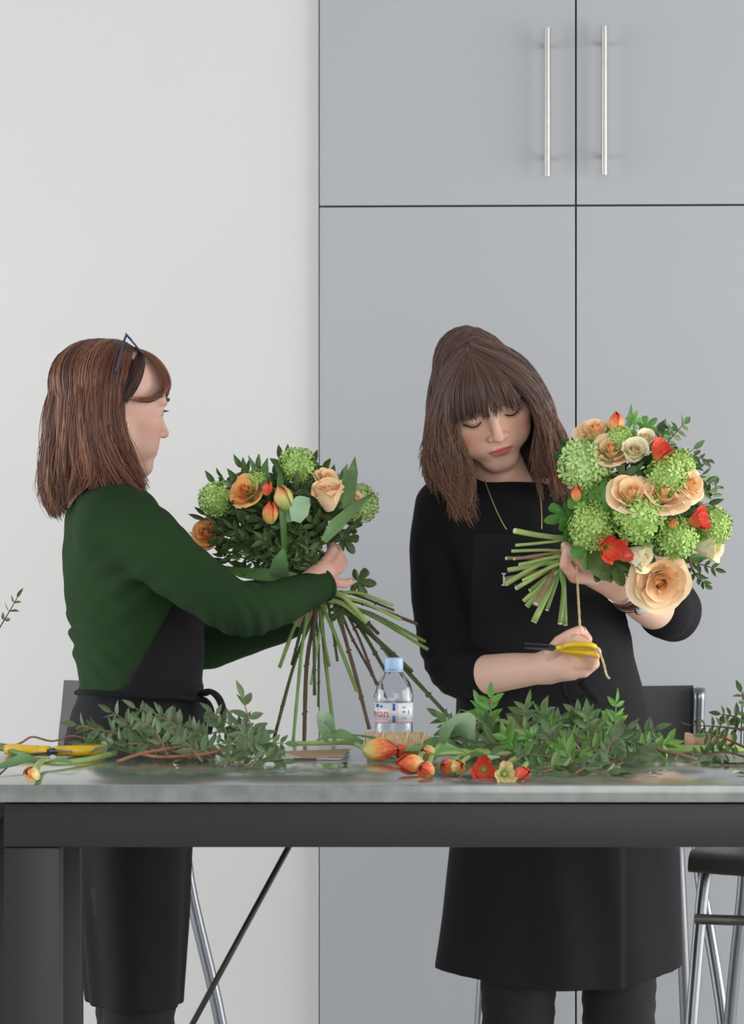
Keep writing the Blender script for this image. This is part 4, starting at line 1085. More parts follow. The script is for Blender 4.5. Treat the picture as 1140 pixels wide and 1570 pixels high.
def frame(d, n):
    d = Vector(d).normalized(); n = Vector(n); n = n - d * n.dot(d)
    if n.length < 1e-5: n = d.orthogonal()
    n.normalize(); x = d.cross(n)
    return Matrix(((x.x, d.x, n.x, 0), (x.y, d.y, n.y, 0), (x.z, d.z, n.z, 0), (0, 0, 0, 1)))

def put(name, me, parent, M):
    o = bpy.data.objects.new(name, me); COL.objects.link(o)
    if parent: o.parent = parent
    o.matrix_basis = M
    return o

def rv(s): return Vector((RNG.gauss(0, s), RNG.gauss(0, s), RNG.gauss(0, s)))

def sprig(path, leaf_len, nodes, key, parent=None, base=None, label=None, group=None, stem_m=None, t0=0.15, rad=0.0014, floor=None, ang=55, face=(0, -1, 0.35), pairs=True, cat='sprig'):
    """a stem with pairs of leaflets; a thing of its own, or (with parent) a part of a bouquet whose leaves are its sub-parts"""
    P = [Vector(p) for p in catmull(path, 16)]
    if floor is not None:
        for p in P: p.z = max(p.z, floor + 0.003)
    if parent is None:
        base = P[0].copy(); root = empty('foliage_sprig', base); tag(root, label, cat, group)
        b = MB(); b.tube(P, [rad * (1.5 - 1.0 * i / 15) for i in range(16)], 6); st = b.build('stem', stem_m or m_st_brown, root, off=base); lp = root
    else:
        b = MB(); b.tube(P, [rad * (1.5 - 1.0 * i / 15) for i in range(16)], 5); st = b.build('foliage_sprig', stem_m or m_st_brown, parent, off=base); lp = st
    base = Vector(base)
    N = Vector(face) + rv(0.35)
    for k in range(nodes):
        t = (t0 + (1 - t0) * (k + 0.5) / nodes) * 15; i = min(14, int(t)); p = P[i].lerp(P[i + 1], t - i)
        T = (P[min(15, i + 2)] - P[max(0, i - 1)]).normalized(); S_ = T.cross(N)
        if S_.length < 1e-4: S_ = T.orthogonal()
        S_.normalize()
        for sd in ((-1, 1) if pairs else ((-1) ** k,)):
            a = math.radians(ang + RNG.uniform(-14, 14)); d = T * math.cos(a) + S_ * sd * math.sin(a) + rv(0.16)
            L = leaf_len * RNG.uniform(0.75, 1.12) * (1 - 0.25 * k / nodes)
            d.normalize()
            if floor is not None and p.z + d.z * L < floor + 0.003: d.z = abs(d.z) * 0.3 + max(0, (floor + 0.003 - p.z) / L); d.normalize()
            put('leaf', RNG.choice(LEAF[key]), lp, Matrix.Translation(p - base) @ frame(d, N + rv(0.35)) @ Matrix.Scale(L, 4))
    d = (P[15] - P[13]).normalized()
    put('leaf', RNG.choice(LEAF[key]), lp, Matrix.Translation(P[15] - base) @ frame(d, N + rv(0.3)) @ Matrix.Scale(leaf_len * 0.9, 4))
    return lp

def ribbon_leaf(path, widths, m, parent, base, name='leaf', nrm=(0, -1, 0.3), cup=0.25, n=16, lab=None):
    """broad strap leaf with a channelled section"""
    P = [Vector(p) for p in catmull(path, n)]; Wd = np.interp(np.linspace(0, 1, n), np.linspace(0, 1, len(widths)), widths)
    vs_ = []; fs_ = []; N = Vector(nrm)
    for i in range(n):
        T = (P[min(n - 1, i + 1)] - P[max(0, i - 1)]).normalized(); Nn = (N - T * N.dot(T)); Nn = Nn.normalized() if Nn.length > 1e-4 else T.orthogonal(); S_ = T.cross(Nn); N = Nn
        for s_ in (-1, -0.5, 0, 0.5, 1):
            vs_.append(P[i] + S_ * s_ * Wd[i] / 2 + Nn * cup * (s_ * s_) * Wd[i] / 2)
    for i in range(n - 1):
        for k in range(4):
            a = i * 5 + k; fs_.append((a, a + 1, a + 6, a + 5))
    b = MB(); b.add(vs_, fs_); o = b.build(name, m, parent, off=base)
    if lab: tag(o, lab)
    return o

# ---- roses
def petal_mesh(m, span, r0, r1, H, curl, nu=8, nv=7, wave=0.03, seed=0):
    rr = random.Random(seed); ph = rr.random() * 6
    vs_ = []; fs_ = []
    for j in range(nv + 1):
        v = j / nv
        for i in range(nu + 1):
            u = i / nu * 2 - 1
            a = u * span * (0.45 + 0.55 * math.sin(PI * (0.12 + 0.5 * v)))
            R = r0 + (r1 - r0) * math.sin(v * PI / 2) ** 0.8 + curl * max(0, v - 0.62) ** 1.6 * (1 + 0.6 * u * u) + wave * v * math.sin(3.1 * u + ph)
            z = H * (v - 0.10 * v * v * u * u * 2.2) - curl * 0.55 * max(0, v - 0.72) ** 1.3
            vs_.append((R * math.sin(a), -R * math.cos(a), z))
    for j in range(nv):
        for i in range(nu):
            a = j * (nu + 1) + i; fs_.append((a, a + 1, a + nu + 2, a + nu + 1))
    b = MB(); b.add(vs_, fs_); return b.mesh('petal', m)
def petal_mat(name, c, deep, objvar=0.05):
    return mat(name, c, 0.55, var=0.05, scale=2.0, objvar=objvar, col2=deep, spec=0.3)
ROSE = {}
for key, outer, mid, inner in (('peach', ((255, 228, 186), (255, 236, 204)), ((255, 216, 168), (255, 224, 184)), ((252, 196, 136), (254, 208, 154))),
                               ('cream', ((250, 244, 214), (253, 249, 230)), ((250, 242, 206), (252, 246, 218)), ((236, 218, 164), (240, 226, 180))),
                               ('orange', ((244, 184, 116), (247, 198, 136)), ((243, 174, 102), (246, 188, 120)), ((238, 158, 84), (243, 174, 104)))):
    mo = petal_mat('petal_%s_outer' % key, *outer); mm = petal_mat('petal_%s_middle' % key, *mid); mi = petal_mat('petal_%s_heart' % key, *inner)
    ROSE[key] = dict(
        core=mi, inner=petal_mesh(mi, 1.25, 0.10, 0.17, 0.92, 0.10, seed=1), mid=petal_mesh(mm, 1.10, 0.14, 0.36, 0.90, 0.30, seed=2),
        outer=petal_mesh(mm, 1.0, 0.18, 0.56, 0.90, 0.50, wave=0.05, seed=3), guard=petal_mesh(mo, 0.95, 0.20, 0.76, 0.74, 0.70, wave=0.06, seed=4))
def rose_core(m):
    b = MB(); vs_ = []; fs_ = []; n = 46; hgt = 6
    for i in range(n):
        a = i / n * 2 * PI * 2.6; r = 0.02 + 0.12 * i / n
        for j in range(hgt + 1):
            v = j / hgt; R = r * (0.75 + 0.3 * v); vs_.append((R * math.cos(a), R * math.sin(a), v * (0.90 - 0.05 * i / n)))
    for i in range(n - 1):
        for j in range(hgt):
            a = i * (hgt + 1) + j; fs_.append((a, a + 1, a + hgt + 2, a + hgt + 1))
    b.add(vs_, fs_); b.lathe([(0.06, -0.02), (0.16, 0.06), (0.17, 0.2), (0.10, 0.5)], 12)
    return b.mesh('rose', m)
def rose(parent, base, pos, axis, size, key, openness=1.0, spin=None):
    """size: blossom radius; part of a bouquet, petals are its sub-parts"""
    K = ROSE[key]
    if 'core_me' not in K: K['core_me'] = rose_core(K['core'])
    s = size / 0.95
    M = Matrix.Translation(Vector(pos) - Vector(base)) @ frame((0, 0, 0) if False else axis, (0.1, -0.3, 1)) @ Matrix.Rotation(-PI / 2, 4, 'X') @ Matrix.Scale(s, 4) @ Matrix.Translation((0, 0, -0.45))
    r = put('rose', K['core_me'], parent, M)
    a = RNG.random() * 6.28 if spin is None else spin
    spec = [('inner', 4, 0.0), ('mid', 6, 8), ('outer', 6, 14), ('guard', 5, 16)]
    if openness < 0.8: r.scale = r.scale * 1.3; spec = [('inner', 4, -2), ('mid', 6, -4), ('outer', 5, -12)]
    for nm, cnt, tilt in spec:
        for k in range(cnt):
            a += 2 * PI / cnt + RNG.uniform(-0.15, 0.15)
            put('petal', K[nm], r, Rz(math.degrees(a)) @ Rx(-tilt * openness * 0.0 + (tilt * (openness if tilt > 0 else 1)) * 1.0 + RNG.uniform(-4, 4)) @ Matrix.Scale(RNG.uniform(0.94, 1.05), 4))
        a += 0.4
    return r

# ---- green snowball blossoms: too many florets to pick apart
def snowball_mesh(m, n=120, seed=0, lace=1.0):
    rr = random.Random(seed); b = MB()
    b.lathe([(0.02, -0.80), (0.45, -0.66), (0.72, -0.32), (0.80, 0.0), (0.72, 0.32), (0.45, 0.66), (0.02, 0.80)], 14)
    for i in range(n):
        z = 1 - 2 * (i + 0.5) / n; a = i * 2.39996; q = math.sqrt(1 - z * z)
        d = Vector((q * math.cos(a), q * math.sin(a), z)) + Vector((rr.gauss(0, .05), rr.gauss(0, .05), rr.gauss(0, .05))); d.normalize()
        Fm = frame(d, Vector((rr.gauss(0, 1), rr.gauss(0, 1), rr.gauss(0, 1)))); rad = rr.uniform(0.86, 1.0); tl = rr.gauss(0, 0.25)
        Fm = Matrix.Translation(d * rad) @ Fm @ Matrix.Rotation(tl, 4, 'X') @ Matrix.Rotation(rr.gauss(0, 0.25), 4, 'Z')
        R = rr.uniform(0.21, 0.28); v0 = []
        for k in range(5):
            t = 2 * PI * k / 5
            for (rr_, dt, y) in ((0.02, 0, -0.02), (0.55 * R, -0.42, 0.0), (R, -0.30, 0.025), (R * 1.08, 0.0, 0.03), (R, 0.30, 0.025), (0.55 * R, 0.42, 0.0)):
                v0.append(Fm @ Vector((rr_ * math.cos(t + dt), y + 0.02, rr_ * math.sin(t + dt))))
        b.add(v0, [(6 * k, 6 * k + 1, 6 * k + 2, 6 * k + 3) for k in range(5)] + [(6 * k, 6 * k + 3, 6 * k + 4, 6 * k + 5) for k in range(5)])
    return b.mesh('snowball_bloom', m, smooth=False)
m_snow = [mat('snowball_green_a', (172, 208, 116), 0.6, var=0.1, scale=5.0, objvar=0.05, col2=(204, 228, 158)), mat('snowball_green_b', (152, 192, 88), 0.6, var=0.1, scale=5.0, objvar=0.05, col2=(188, 216, 128))]
SNOW = [snowball_mesh(m_snow[0], seed=1), snowball_mesh(m_snow[1], seed=2)]
def snowball(parent, base, pos, size, k=0):
    M = Matrix.Translation(Vector(pos) - Vector(base)) @ Matrix.Rotation(RNG.random() * 6, 4, (RNG.random(), RNG.random(), RNG.random() + 0.1)) @ Matrix.Scale(size / 1.03, 4)
    return put('snowball_bloom', SNOW[k], parent, M)

# ---- tulips
def tulip_mat(name, stops):
    m = bpy.data.materials.new(name); m.use_nodes = True; nt = m.node_tree; N = nt.nodes; L = nt.links; bs = N['Principled BSDF']
    bs.inputs['Roughness'].default_value = 0.45
    tc = N.new('ShaderNodeTexCoord'); sp = N.new('ShaderNodeSeparateXYZ'); L.new(tc.outputs['Object'], sp.inputs[0])
    nz = N.new('ShaderNodeTexNoise'); nz.inputs['Scale'].default_value = 5; mp = N.new('ShaderNodeMapping'); mp.inputs['Scale'].default_value = (3, 3, 0.5)
    oi = N.new('ShaderNodeObjectInfo'); ad0 = N.new('ShaderNodeVectorMath'); ad0.operation = 'ADD'
    L.new(tc.outputs['Object'], ad0.inputs[0]); L.new(oi.outputs['Location'], ad0.inputs[1])
    L.new(ad0.outputs[0], mp.inputs[0]); L.new(mp.outputs[0], nz.inputs['Vector'])
    ad = N.new('ShaderNodeMath'); ad.operation = 'MULTIPLY_ADD'; ad.inputs[1].default_value = 0.75; L.new(nz.outputs['Fac'], ad.inputs[0])
    s1 = N.new('ShaderNodeMath'); s1.operation = 'SUBTRACT'; s1.inputs[1].default_value = 0.38; L.new(sp.outputs['Z'], s1.inputs[0]); L.new(s1.outputs[0], ad.inputs[2])
    cr = N.new('ShaderNodeValToRGB'); L.new(ad.outputs[0], cr.inputs[0]); e = cr.color_ramp.elements
    e[0].position = stops[0][0]; e[0].color = lin(stops[0][1]); e[1].position = stops[-1][0]; e[1].color = lin(stops[-1][1])
    for p_, c_ in stops[1:-1]:
        q = e.new(p_); q.color = lin(c_)
    L.new(cr.outputs[0], bs.inputs['Base Color']); MATS[name] = m; return m
TM = {'orange': tulip_mat('tulip_orange', [(0.0, (150, 160, 80)), (0.25, (214, 190, 110)), (0.5, (238, 166, 92)), (0.8, (226, 110, 62)), (1.0, (214, 84, 52))]),
      'red': tulip_mat('tulip_red', [(0.0, (226, 150, 90)), (0.3, (240, 134, 88)), (0.6, (234, 96, 68)), (1.0, (222, 78, 58))]),
      'green': tulip_mat('tulip_green', [(0.0, (128, 158, 72)), (0.45, (186, 196, 116)), (0.75, (224, 196, 124)), (1.0, (226, 140, 84))]),
      'cream': tulip_mat('tulip_cream', [(0.0, (150, 176, 90)), (0.4, (222, 222, 160)), (0.8, (240, 226, 180)), (1.0, (238, 206, 150))])}
TPET = {}
def tulip_petal(key, opened):
    if (key, opened) in TPET: return TPET[(key, opened)]
    vs_ = []; fs_ = []; nu, nv = 6, 8
    for j in range(nv + 1):
        v = j / nv
        R = 0.10 + 0.36 * math.sin(PI * min(1, 0.08 + 0.62 * v)) ** 0.9 if not opened else 0.10 + 0.36 * math.sin(PI * (0.05 + 0.5 * v)) + 0.16 * v ** 3
        if not opened: R *= (1 - 0.72 * v ** 3)
        sp_ = 0.95 * (math.sin(PI * (0.10 + 0.78 * v)) ** 0.7)
        for i in range(nu + 1):
            u = i / nu * 2 - 1; a = u * sp_
            rr_ = R * (1 + 0.06 * u * u) + (0.03 * math.sin(5 * u + 3 * v) if opened else 0.0)
            vs_.append((rr_ * math.sin(a), -rr_ * math.cos(a), 1.15 * v - 0.05 * u * u * v + (0.05 * math.cos(9 * u) * v ** 2 if opened else 0)))
    for j in range(nv):
        for i in range(nu):
            a = j * (nu + 1) + i; fs_.append((a, a + 1, a + nu + 2, a + nu + 1))
    b = MB(); b.add(vs_, fs_); TPET[(key, opened)] = b.mesh('petal', TM[key]); return TPET[(key, opened)]
def tulip_head(parent, base, pos, axis, length, key, opened=False, sub=False):
    """pos = foot of the cup, axis points out of the cup"""
    M0 = Matrix.Translation(Vector(pos) - Vector(base)) @ frame(axis, (0.2, -0.5, 1)) @ Matrix.Rotation(-PI / 2, 4, 'X') @ Matrix.Scale(length / 1.15, 4)
    me = tulip_petal(key, opened); a = RNG.random() * 6
    if sub:
        b = MB(); b.lathe([(0.03, -0.04), (0.09, 0.0), (0.10, 0.06), (0.05, 0.4), (0.03, 0.6)], 10)
        h_ = put('tulip', b.mesh('tulip', m_st_green), parent, M0); M0 = Matrix.Identity(4); parent = h_
    for k in range(6):
        a += 2 * PI / 3 if k != 3 else 2 * PI / 3 + PI / 3
        s_ = 1.0 if k < 3 else 0.9
        put('petal', me, parent, M0 @ Rz(math.degrees(a)) @ Rx(RNG.uniform(-3, 3) + (6 if opened and k < 3 else 0)) @ Matrix.Scale(s_, 4))

def lobed_mesh(m, lobes=5, seed=0):
    rr = random.Random(seed); vs_ = [(0, 0, 0)]; fs_ = []; n = lobes * 8
    for i in range(n + 1):
        t = i / n; a = math.radians(-150 + 300 * t); lb = abs(math.sin(PI * lobes * t)) ** 0.7
        R = (0.42 + 0.58 * lb) * (0.72 + 0.28 * math.cos(a * 0.8)) * (0.94 + 0.06 * math.cos(PI * 16 * t))
        for q, zz in ((0.55, 0.05), (1.0, 0.02)):
            vs_.append((R * q * math.sin(a), R * q * math.cos(a), zz * math.sin(6 * a) + (0.09 * q - 0.14 * q * q)))
    for i in range(n):
        a = 1 + 2 * i; fs_ += [(0, a + 2, a), (a, a + 2, a + 3, a + 1)]
    b = MB(); b.add(vs_, fs_); return b.mesh('leaf', m)
LOBED = [lobed_mesh(m_lf_bright, 5), lobed_mesh(m_lf_dark, 5)]

def filler(R0, bind, C, pos, cx, cy, rx, ry, n, mats, rr, ymax):
    """inner foliage of a bouquet: leaves too tangled to pick apart, joined by shade"""
    for mi, m_ in enumerate(mats):
        b = MB(); base = leaf_mesh('tmp', None, 0.40, 0.07, 0.15, n=4)
        V = [v.co.copy() for v in base.vertices]; Fc = [tuple(p.vertices) for p in base.polygons]; bpy.data.meshes.remove(base)
        for i in range(n // len(mats)):
            a = RNG.uniform(0, 2 * PI); q = math.sqrt(RNG.random()); px = cx + rx * q * math.cos(a); py = cy - ry * q * math.sin(a)
            if py > ymax: continue
            p = pos(px, py, rr=rr); p = C.lerp(p, RNG.uniform(0.45, 0.97)); out = (p - C).normalized()
            d = (out * 0.5 + (p - bind).normalized() * 0.5 + rv(0.6)).normalized()
            M = Matrix.Translation(p) @ frame(d, out + rv(0.5) + Vector((0, -0.4, 0))) @ Matrix.Scale(RNG.uniform(0.022, 0.034), 4)
            b.add([M @ v for v in V], Fc)
        tag(b.build('inner_foliage', m_, R0, off=bind), kind='stuff')

# ================================================================== the gathered bouquet (held by the woman in green)
def bouquet_one():
    bind = at(486, 900, 7.350); R0 = empty('bouquet', bind)
    tag(R0, 'leafy bouquet with splayed long stems in the hands of the woman in green', 'bouquet')
    C = at(432, 800, 7.36); sc = F / 7.36
    def pos(px, py, rr=0.128, fwd=0.85, extra=0.0):
        dx = (px - 432) / sc; dz = (py - 800) / sc; q = max(0.0, rr * rr - (dx / 1.02) ** 2 - (dz / 0.86) ** 2)
        return at(px, py, 7.36 - math.sqrt(q) * fwd + extra)
    def axis(p): return ((p - C).normalized() + (p - bind).normalized() * 0.8 + Vector((0, -0.25, 0))).normalized()
    for px, py, r_, k in ((333, 767, 29, 1), (455, 716, 30, 1), (549, 772, 31, 0), (395, 740, 20, 1)):
        ex = 0.02 if px == 549 else 0.0
        p = pos(px, py, extra=ex); snowball(R0, bind, p, r_ / sc, k)
    for px, py, r_, k, op in ((377, 752, 28, 'orange', 0.9), (316, 818, 25, 'orange', 0.9), (503, 768, 33, 'peach', 0.62), (500, 733, 20, 'peach', 0.9), (541, 766, 14, 'peach', 0.7)):
        p = pos(px, py, extra=-0.012 if px != 541 else 0.0); ax = axis(p)
        if px == 316: ax = Vector((-0.45, -0.8, 0.35)).normalized()
        if px == 503: ax = Vector((-0.1, -0.35, 0.93)).normalized()
        rose(R0, bind, p, ax, r_ / sc, k, op)
    for px, py, L, k, ax in ((414, 802, 34, 'orange', (0.0, -0.3, 1)), (409, 758, 22, 'red', (0.1, -0.5, 0.9)), (441, 782, 40, 'green', (-0.35, -0.2, 1))):
        p = pos(px, py, extra=-0.02); tulip_head(R0, bind, p, ax, L / sc, k, False, True)
    # broad tulip leaves
    def rl(pts, wd, m_, lab=None, cup=0.25, nrm=(0, -1, 0.3)):
        ribbon_leaf([pos(x, y, extra=-0.018 + e) for x, y, e in pts], [q / sc for q in wd], m_, R0, bind, cup=cup, nrm=nrm, lab=lab)
    rl([(402, 752, 0), (392, 722, 0), (380, 698, 0)], [7, 11, 1], m_lf_tulipd)
    rl([(404, 750, 0), (405, 722, 0), (410, 702, 0)], [8, 14, 1], m_lf_tulipd)
    rl([(436, 858, 0), (434, 800, -.004), (430, 750, -.004), (428, 706, 0)], [7, 10, 12, 3], m_lf_tulipd)
    rl([(446, 800, -.004), (440, 770, -.006), (428, 756, -.004), (420, 748, 0)], [12, 17, 12, 2], m_lf_tulip)
    rl([(454, 800, -.006), (458, 785, -.010), (464, 770, -.008), (474, 764, 0)], [14, 30, 26, 3], m_lf_back, 'pale curled tulip leaf')
    rl([(530, 790, .01), (534, 755, .01), (540, 725, .01), (544, 700, .01)], [12, 22, 17, 1], m_lf_tulip)
    rl([(520, 770, .01), (522, 740, .01), (532, 712, .01)], [10, 18, 2], m_lf_tulip)
    rl([(496, 830, -.012), (515, 806, -.016), (544, 778, -.012), (574, 754, 0)], [10, 22, 14, 1], m_lf_tulip, 'long bright lance-shaped tulip leaf')
    rl([(434, 842, -.016), (430, 860, -.022), (428, 876, -.022), (431, 893, -.016)], [4, 24, 30, 27], m_lf_tulip, 'broad drooping leaf over the sleeve', cup=0.12)
    rl([(455, 885, -.012), (410, 882, -.016), (370, 878, -.014), (342, 868, -.01)], [12, 20, 16, 2], m_lf_tulipd)
    rl([(455, 893, -.01), (410, 894, -.01), (375, 892, -.008)], [10, 14, 3], m_lf_tulipd)
    # lobed leaves right below the rose
    for px, py, L, d in ((528, 826, 28, (0.5, -0.2, -0.8)), (536, 806, 20, (0.9, -0.2, 0.1)), (548, 892, 30, (0.9, -0.2, -0.1)), (520, 936, 24, (0.2, -0.3, -0.9))):
        p = at(px, py, 7.36 if py < 880 else 7.33); put('leaf', LOBED[1], R0, Matrix.Translation(p - bind) @ frame(d, Vector((0, -1, 0.3)) + rv(0.2)) @ Matrix.Scale(L / sc, 4))
    # foliage all over the dome
    tg = []
    for i in range(200):
        a = RNG.uniform(0, 2 * PI); r_ = math.sqrt(RNG.random()) * 1.0
        px = 430 + 118 * r_ * math.cos(a); py = 795 - 100 * r_ * math.sin(a)
        if py > 880: continue
        if any((px - x) ** 2 + (py - y) ** 2 < q * q for x, y, q in ((333, 767, 24), (455, 716, 20), (503, 768, 36), (377, 752, 16), (414, 790, 16), (462, 780, 18))): continue
        if px > 480 and py > 815: continue
        if any((px - x) ** 2 + (py - y) ** 2 < 330 for x, y in tg): continue
        tg.append((px, py))
        if len(tg) >= 46: break
    tg += [(330, 742), (372, 718), (440, 703), (480, 712), (318, 790), (305, 825), (492, 722), (340, 848), (360, 830), (385, 850), (400, 836), (440, 840), (465, 850), (478, 856), (458, 868), (472, 836)]
    for px, py in tg:
        p = pos(px, py, rr=0.132); s0 = bind.lerp(p, 0.50) + rv(0.008); mid = bind.lerp(p, 0.78) + rv(0.008)
        sprig([s0, mid, p], RNG.uniform(0.024, 0.032), 3, 'dark', R0, bind, t0=0.25, rad=0.0011, face=(p - C).normalized() + Vector((0, -0.5, 0)), ang=52)
    filler(R0, bind, C, pos, 430, 800, 112, 92, 620, [m_lf_dark, m_lf_dark, m_lf_mid], 0.125, 890)
    # stems
    ends = [(428, 1024, 'g', 2.9), (420, 1132, 'd', 2.7), (449, 1140, 'g', 2.6), (466, 1142, 'b', 3.2), (482, 1066, 'd', 2.6), (513, 1136, 'g', 3.0), (488, 1084, 'd', 2.0), (547, 1060, 'g', 3.0), (566, 1118, 'b', 2.9),
            (577, 1050, 'b', 2.3), (591, 1030, 'd', 2.8), (606, 1020, 'd', 2.4), (632, 1030, 'd', 2.8), (700, 1112, 'd', 3.2), (656, 996, 'g', 2.8), (652, 984, 'g', 2.6), (640, 957, 'b', 2.6), (614, 950, 'p', 2.6), (602, 928, 'p', 2.6), (604, 936, 'b', 2.2),
            (447, 1020, 'd', 2.4), (476, 1050, 'p', 2.2), (505, 1022, 'g', 2.4), (538, 1012, 'p', 2.2), (517, 1014, 'd', 2.2), (562, 954, 'p', 3.6), (590, 1070, 'b', 2.0), (580, 972, 'b', 3.0)]
    mm = {'g': m_st_green, 'd': m_st_dark, 'b': m_st_brown, 'p': m_st_pale}
    dom = [g for g in tg]
    for i, (px, py, k, r_) in enumerate(ends):
        e = at(px, py, 7.35 + RNG.uniform(-0.06, 0.04)); bb = bind + Vector((RNG.uniform(-.016, .016), RNG.uniform(-.014, .014), RNG.uniform(-.006, .006)))
        tp = dom[(i * 7) % len(dom)]; top = bind.lerp(pos(tp[0], tp[1]), 0.6)
        md = bb.lerp(e, 0.5) + Vector((RNG.uniform(-.006, .006), 0, RNG.uniform(0, .010)))
        P = catmull([e, md, bb, top], 16)
        q = r_ / 1000.0; rad = [q * (1 + RNG.uniform(-0.08, 0.10)) for _ in range(16)]
        b = MB(); b.tube(P, rad, 8)
        if k in 'db':                                        # knots where leaves were stripped
            for j in (2, 5, 8):
                v_ = Vector(P[j]); b.tube([v_ + Vector((-q * 1.1, 0, -q)), v_ + Vector((q * 1.3, -q * 0.4, q * 0.8))], [q * 0.9, q * 0.5], 6)
        b.build('stem', mm[k], R0, off=bind)
    b = MB(); b.tube(catmull([at(508, 905, 7.32), at(530, 918, 7.31), at(561, 953, 7.30)], 10), 0.0042, 8); b.build('stem', m_st_pale, R0, off=bind)
bouquet_one()

# ================================================================== the tied bouquet (held by the woman in black)
def bouquet_two():
    bind = at(876, 850, 7.172); R0 = empty('bouquet', bind)
    tag(R0, 'round bouquet of peach roses and green snowballs held by the woman in black', 'bouquet')
    C = at(985, 772, 7.175); sc = F / 7.175
    def pos(px, py, rr=0.132, extra=0.0):
        dx = (px - 985) / sc; dz = (py - 772) / sc; q = max(0.0, rr * rr - dx * dx - dz * dz)
        return at(px, py, 7.175 - math.sqrt(q) * 0.85 + extra)
    Ci = C.lerp(bind, 0.45)
    def axis(p): return ((p - Ci).normalized() + Vector((0, -0.3, 0))).normalized()
    for px, py, r_, k in ((897, 713, 38, 0), (908, 806, 33, 1), (981, 796, 36, 1), (1036, 824, 30, 1), (1090, 808, 29, 1), (1022, 732, 30, 1), (1040, 712, 22, 1), (952, 676, 22, 1)):
        snowball(R0, bind, pos(px, py), r_ * 1.1 / sc, k)
    for px, py, r_, k, op in ((913, 663, 30, 'peach', 1), (936, 690, 28, 'peach', 0.9), (968, 757, 32, 'peach', 1), (1018, 756, 33, 'peach', 1), (1054, 742, 28, 'peach', 1), (1011, 893, 41, 'peach', 1.0),
                              (970, 698, 25, 'cream', 0.6), (987, 676, 18, 'cream', 0.7), (971, 851, 27, 'cream', 0.62), (1079, 838, 27, 'cream', 0.62)):
        p = pos(px, py, extra=-0.010); ax = axis(p)
        if (px, py) == (1011, 893): p = at(px, py, 7.095); ax = Vector((0.10, -0.9, -0.25)).normalized()
        if py in (851, 838): ax = Vector((0.85, -0.4, -0.25 if py == 851 else -0.05)).normalized()
        if py == 757 or py == 756: ax = Vector((0.1, -0.7, 0.6)).normalized()
        if py == 663: ax = Vector((-0.1, -0.55, 0.8)).normalized()
        rose(R0, bind, p, ax, r_ * 1.08 / sc, k, op)
    for px, py, L, k, op, ax in ((944, 662, 32, 'orange', False, (0.0, -0.3, 1)), (1006, 704, 30, 'red', True, (0.3, -0.5, 0.8)), (884, 768, 26, 'orange', False, (-0.1, -0.5, 1)), (1056, 800, 30, 'red', True, (0.8, -0.5, 0.2)),
                                 (926, 838, 36, 'red', True, (0.35, -0.85, -0.1)), (946, 850, 30, 'red', False, (0.9, -0.4, -0.1)), (1030, 810, 18, 'orange', False, (0, -0.6, 0.8))):
        tulip_head(R0, bind, pos(px, py, extra=-0.018), ax, L / sc, k, op, True)
    for px, py, L, d, k in ((905, 775, 44, (-0.5, -0.4, -0.5), 0), (925, 770, 40, (0.8, -0.4, 0.5), 0), (868, 790, 38, (-0.8, -0.3, -0.2), 0), (880, 800, 36, (-0.4, -0.3, -0.8), 0), (905, 838, 40, (-0.2, -0.4, -0.9), 0), (884, 690, 30, (-0.8, -0.2, 0.4), 1),
                            (868, 700, 26, (-0.4, -0.2, 0.9), 1), (940, 862, 42, (0.3, -0.4, -0.8), 1), (925, 862, 36, (-0.3, -0.4, -0.7), 1), (990, 838, 36, (0.9, -0.3, -0.3), 1), (955, 735, 30, (0.6, -0.4, 0.6), 1), (970, 650, 22, (0.3, -0.1, 0.9), 0), (990, 655, 22, (0.6, -0.1, 0.5), 0), (905, 745, 28, (0.5, -0.4, -0.2), 0)):
        p = pos(px, py, rr=0.125); put('leaf', LOBED[k], R0, Matrix.Translation(p - bind) @ frame(d, Vector((0, -1, 0.3)) + rv(0.25)) @ Matrix.Scale(L / sc, 4))
    ribbon_leaf([pos(1035, 862), at(1065, 856, 7.13), at(1095, 852, 7.15)], [10 / sc, 15 / sc, 2 / sc], m_lf_tulipd, R0, bind)
    ribbon_leaf([pos(960, 660), at(965, 642, 7.15), at(967, 620, 7.16)], [8 / sc, 10 / sc, 2 / sc], m_lf_tulip, R0, bind)
    ribbon_leaf([pos(905, 842), at(918, 868, 7.10), at(938, 892, 7.12)], [14 / sc, 34 / sc, 5 / sc], m_lf_dark, R0, bind)
    # sprays sticking out to the right, and filler in the gaps
    for a_, b_, L, n, k in (((1010, 700), (1048, 650), 0.026, 5, 'mid'), ((1030, 700), (1082, 705), 0.026, 4, 'mid'), ((1050, 730), (1100, 745), 0.024, 4, 'mid'), ((1060, 760), (1095, 760), 0.024, 3, 'mid'), ((1055, 855), (1080, 895), 0.022, 4, 'dark'), ((1040, 860), (1095, 872), 0.022, 4, 'dark'), ((1000, 690), (1030, 655), 0.022, 4, 'mid')):
        sprig([pos(*a_), (pos(*a_) + pos(*b_)) / 2 + rv(0.004), at(b_[0], b_[1], 7.15)], L, n, k, R0, bind, t0=0.2, ang=50)
    tg = []
    for i in range(300):
        a = RNG.uniform(0, 2 * PI); r_ = math.sqrt(RNG.random()); px = 985 + 112 * r_ * math.cos(a); py = 772 - 118 * r_ * math.sin(a)
        if py > 880 or any((px - x) ** 2 + (py - y) ** 2 < 420 for x, y in tg): continue
        tg.append((px, py))
        if len(tg) >= 40: break
    for px, py in tg:
        p = pos(px, py, rr=0.118); s0 = bind.lerp(p, 0.55) + rv(0.008)
        sprig([s0, s0.lerp(p, 0.5) + rv(0.006), p], RNG.uniform(0.022, 0.030), 2, RNG.choice(['mid', 'dark', 'mid']), R0, bind, t0=0.3, rad=0.0011, face=(p - C).normalized() + Vector((0, -0.5, 0)))
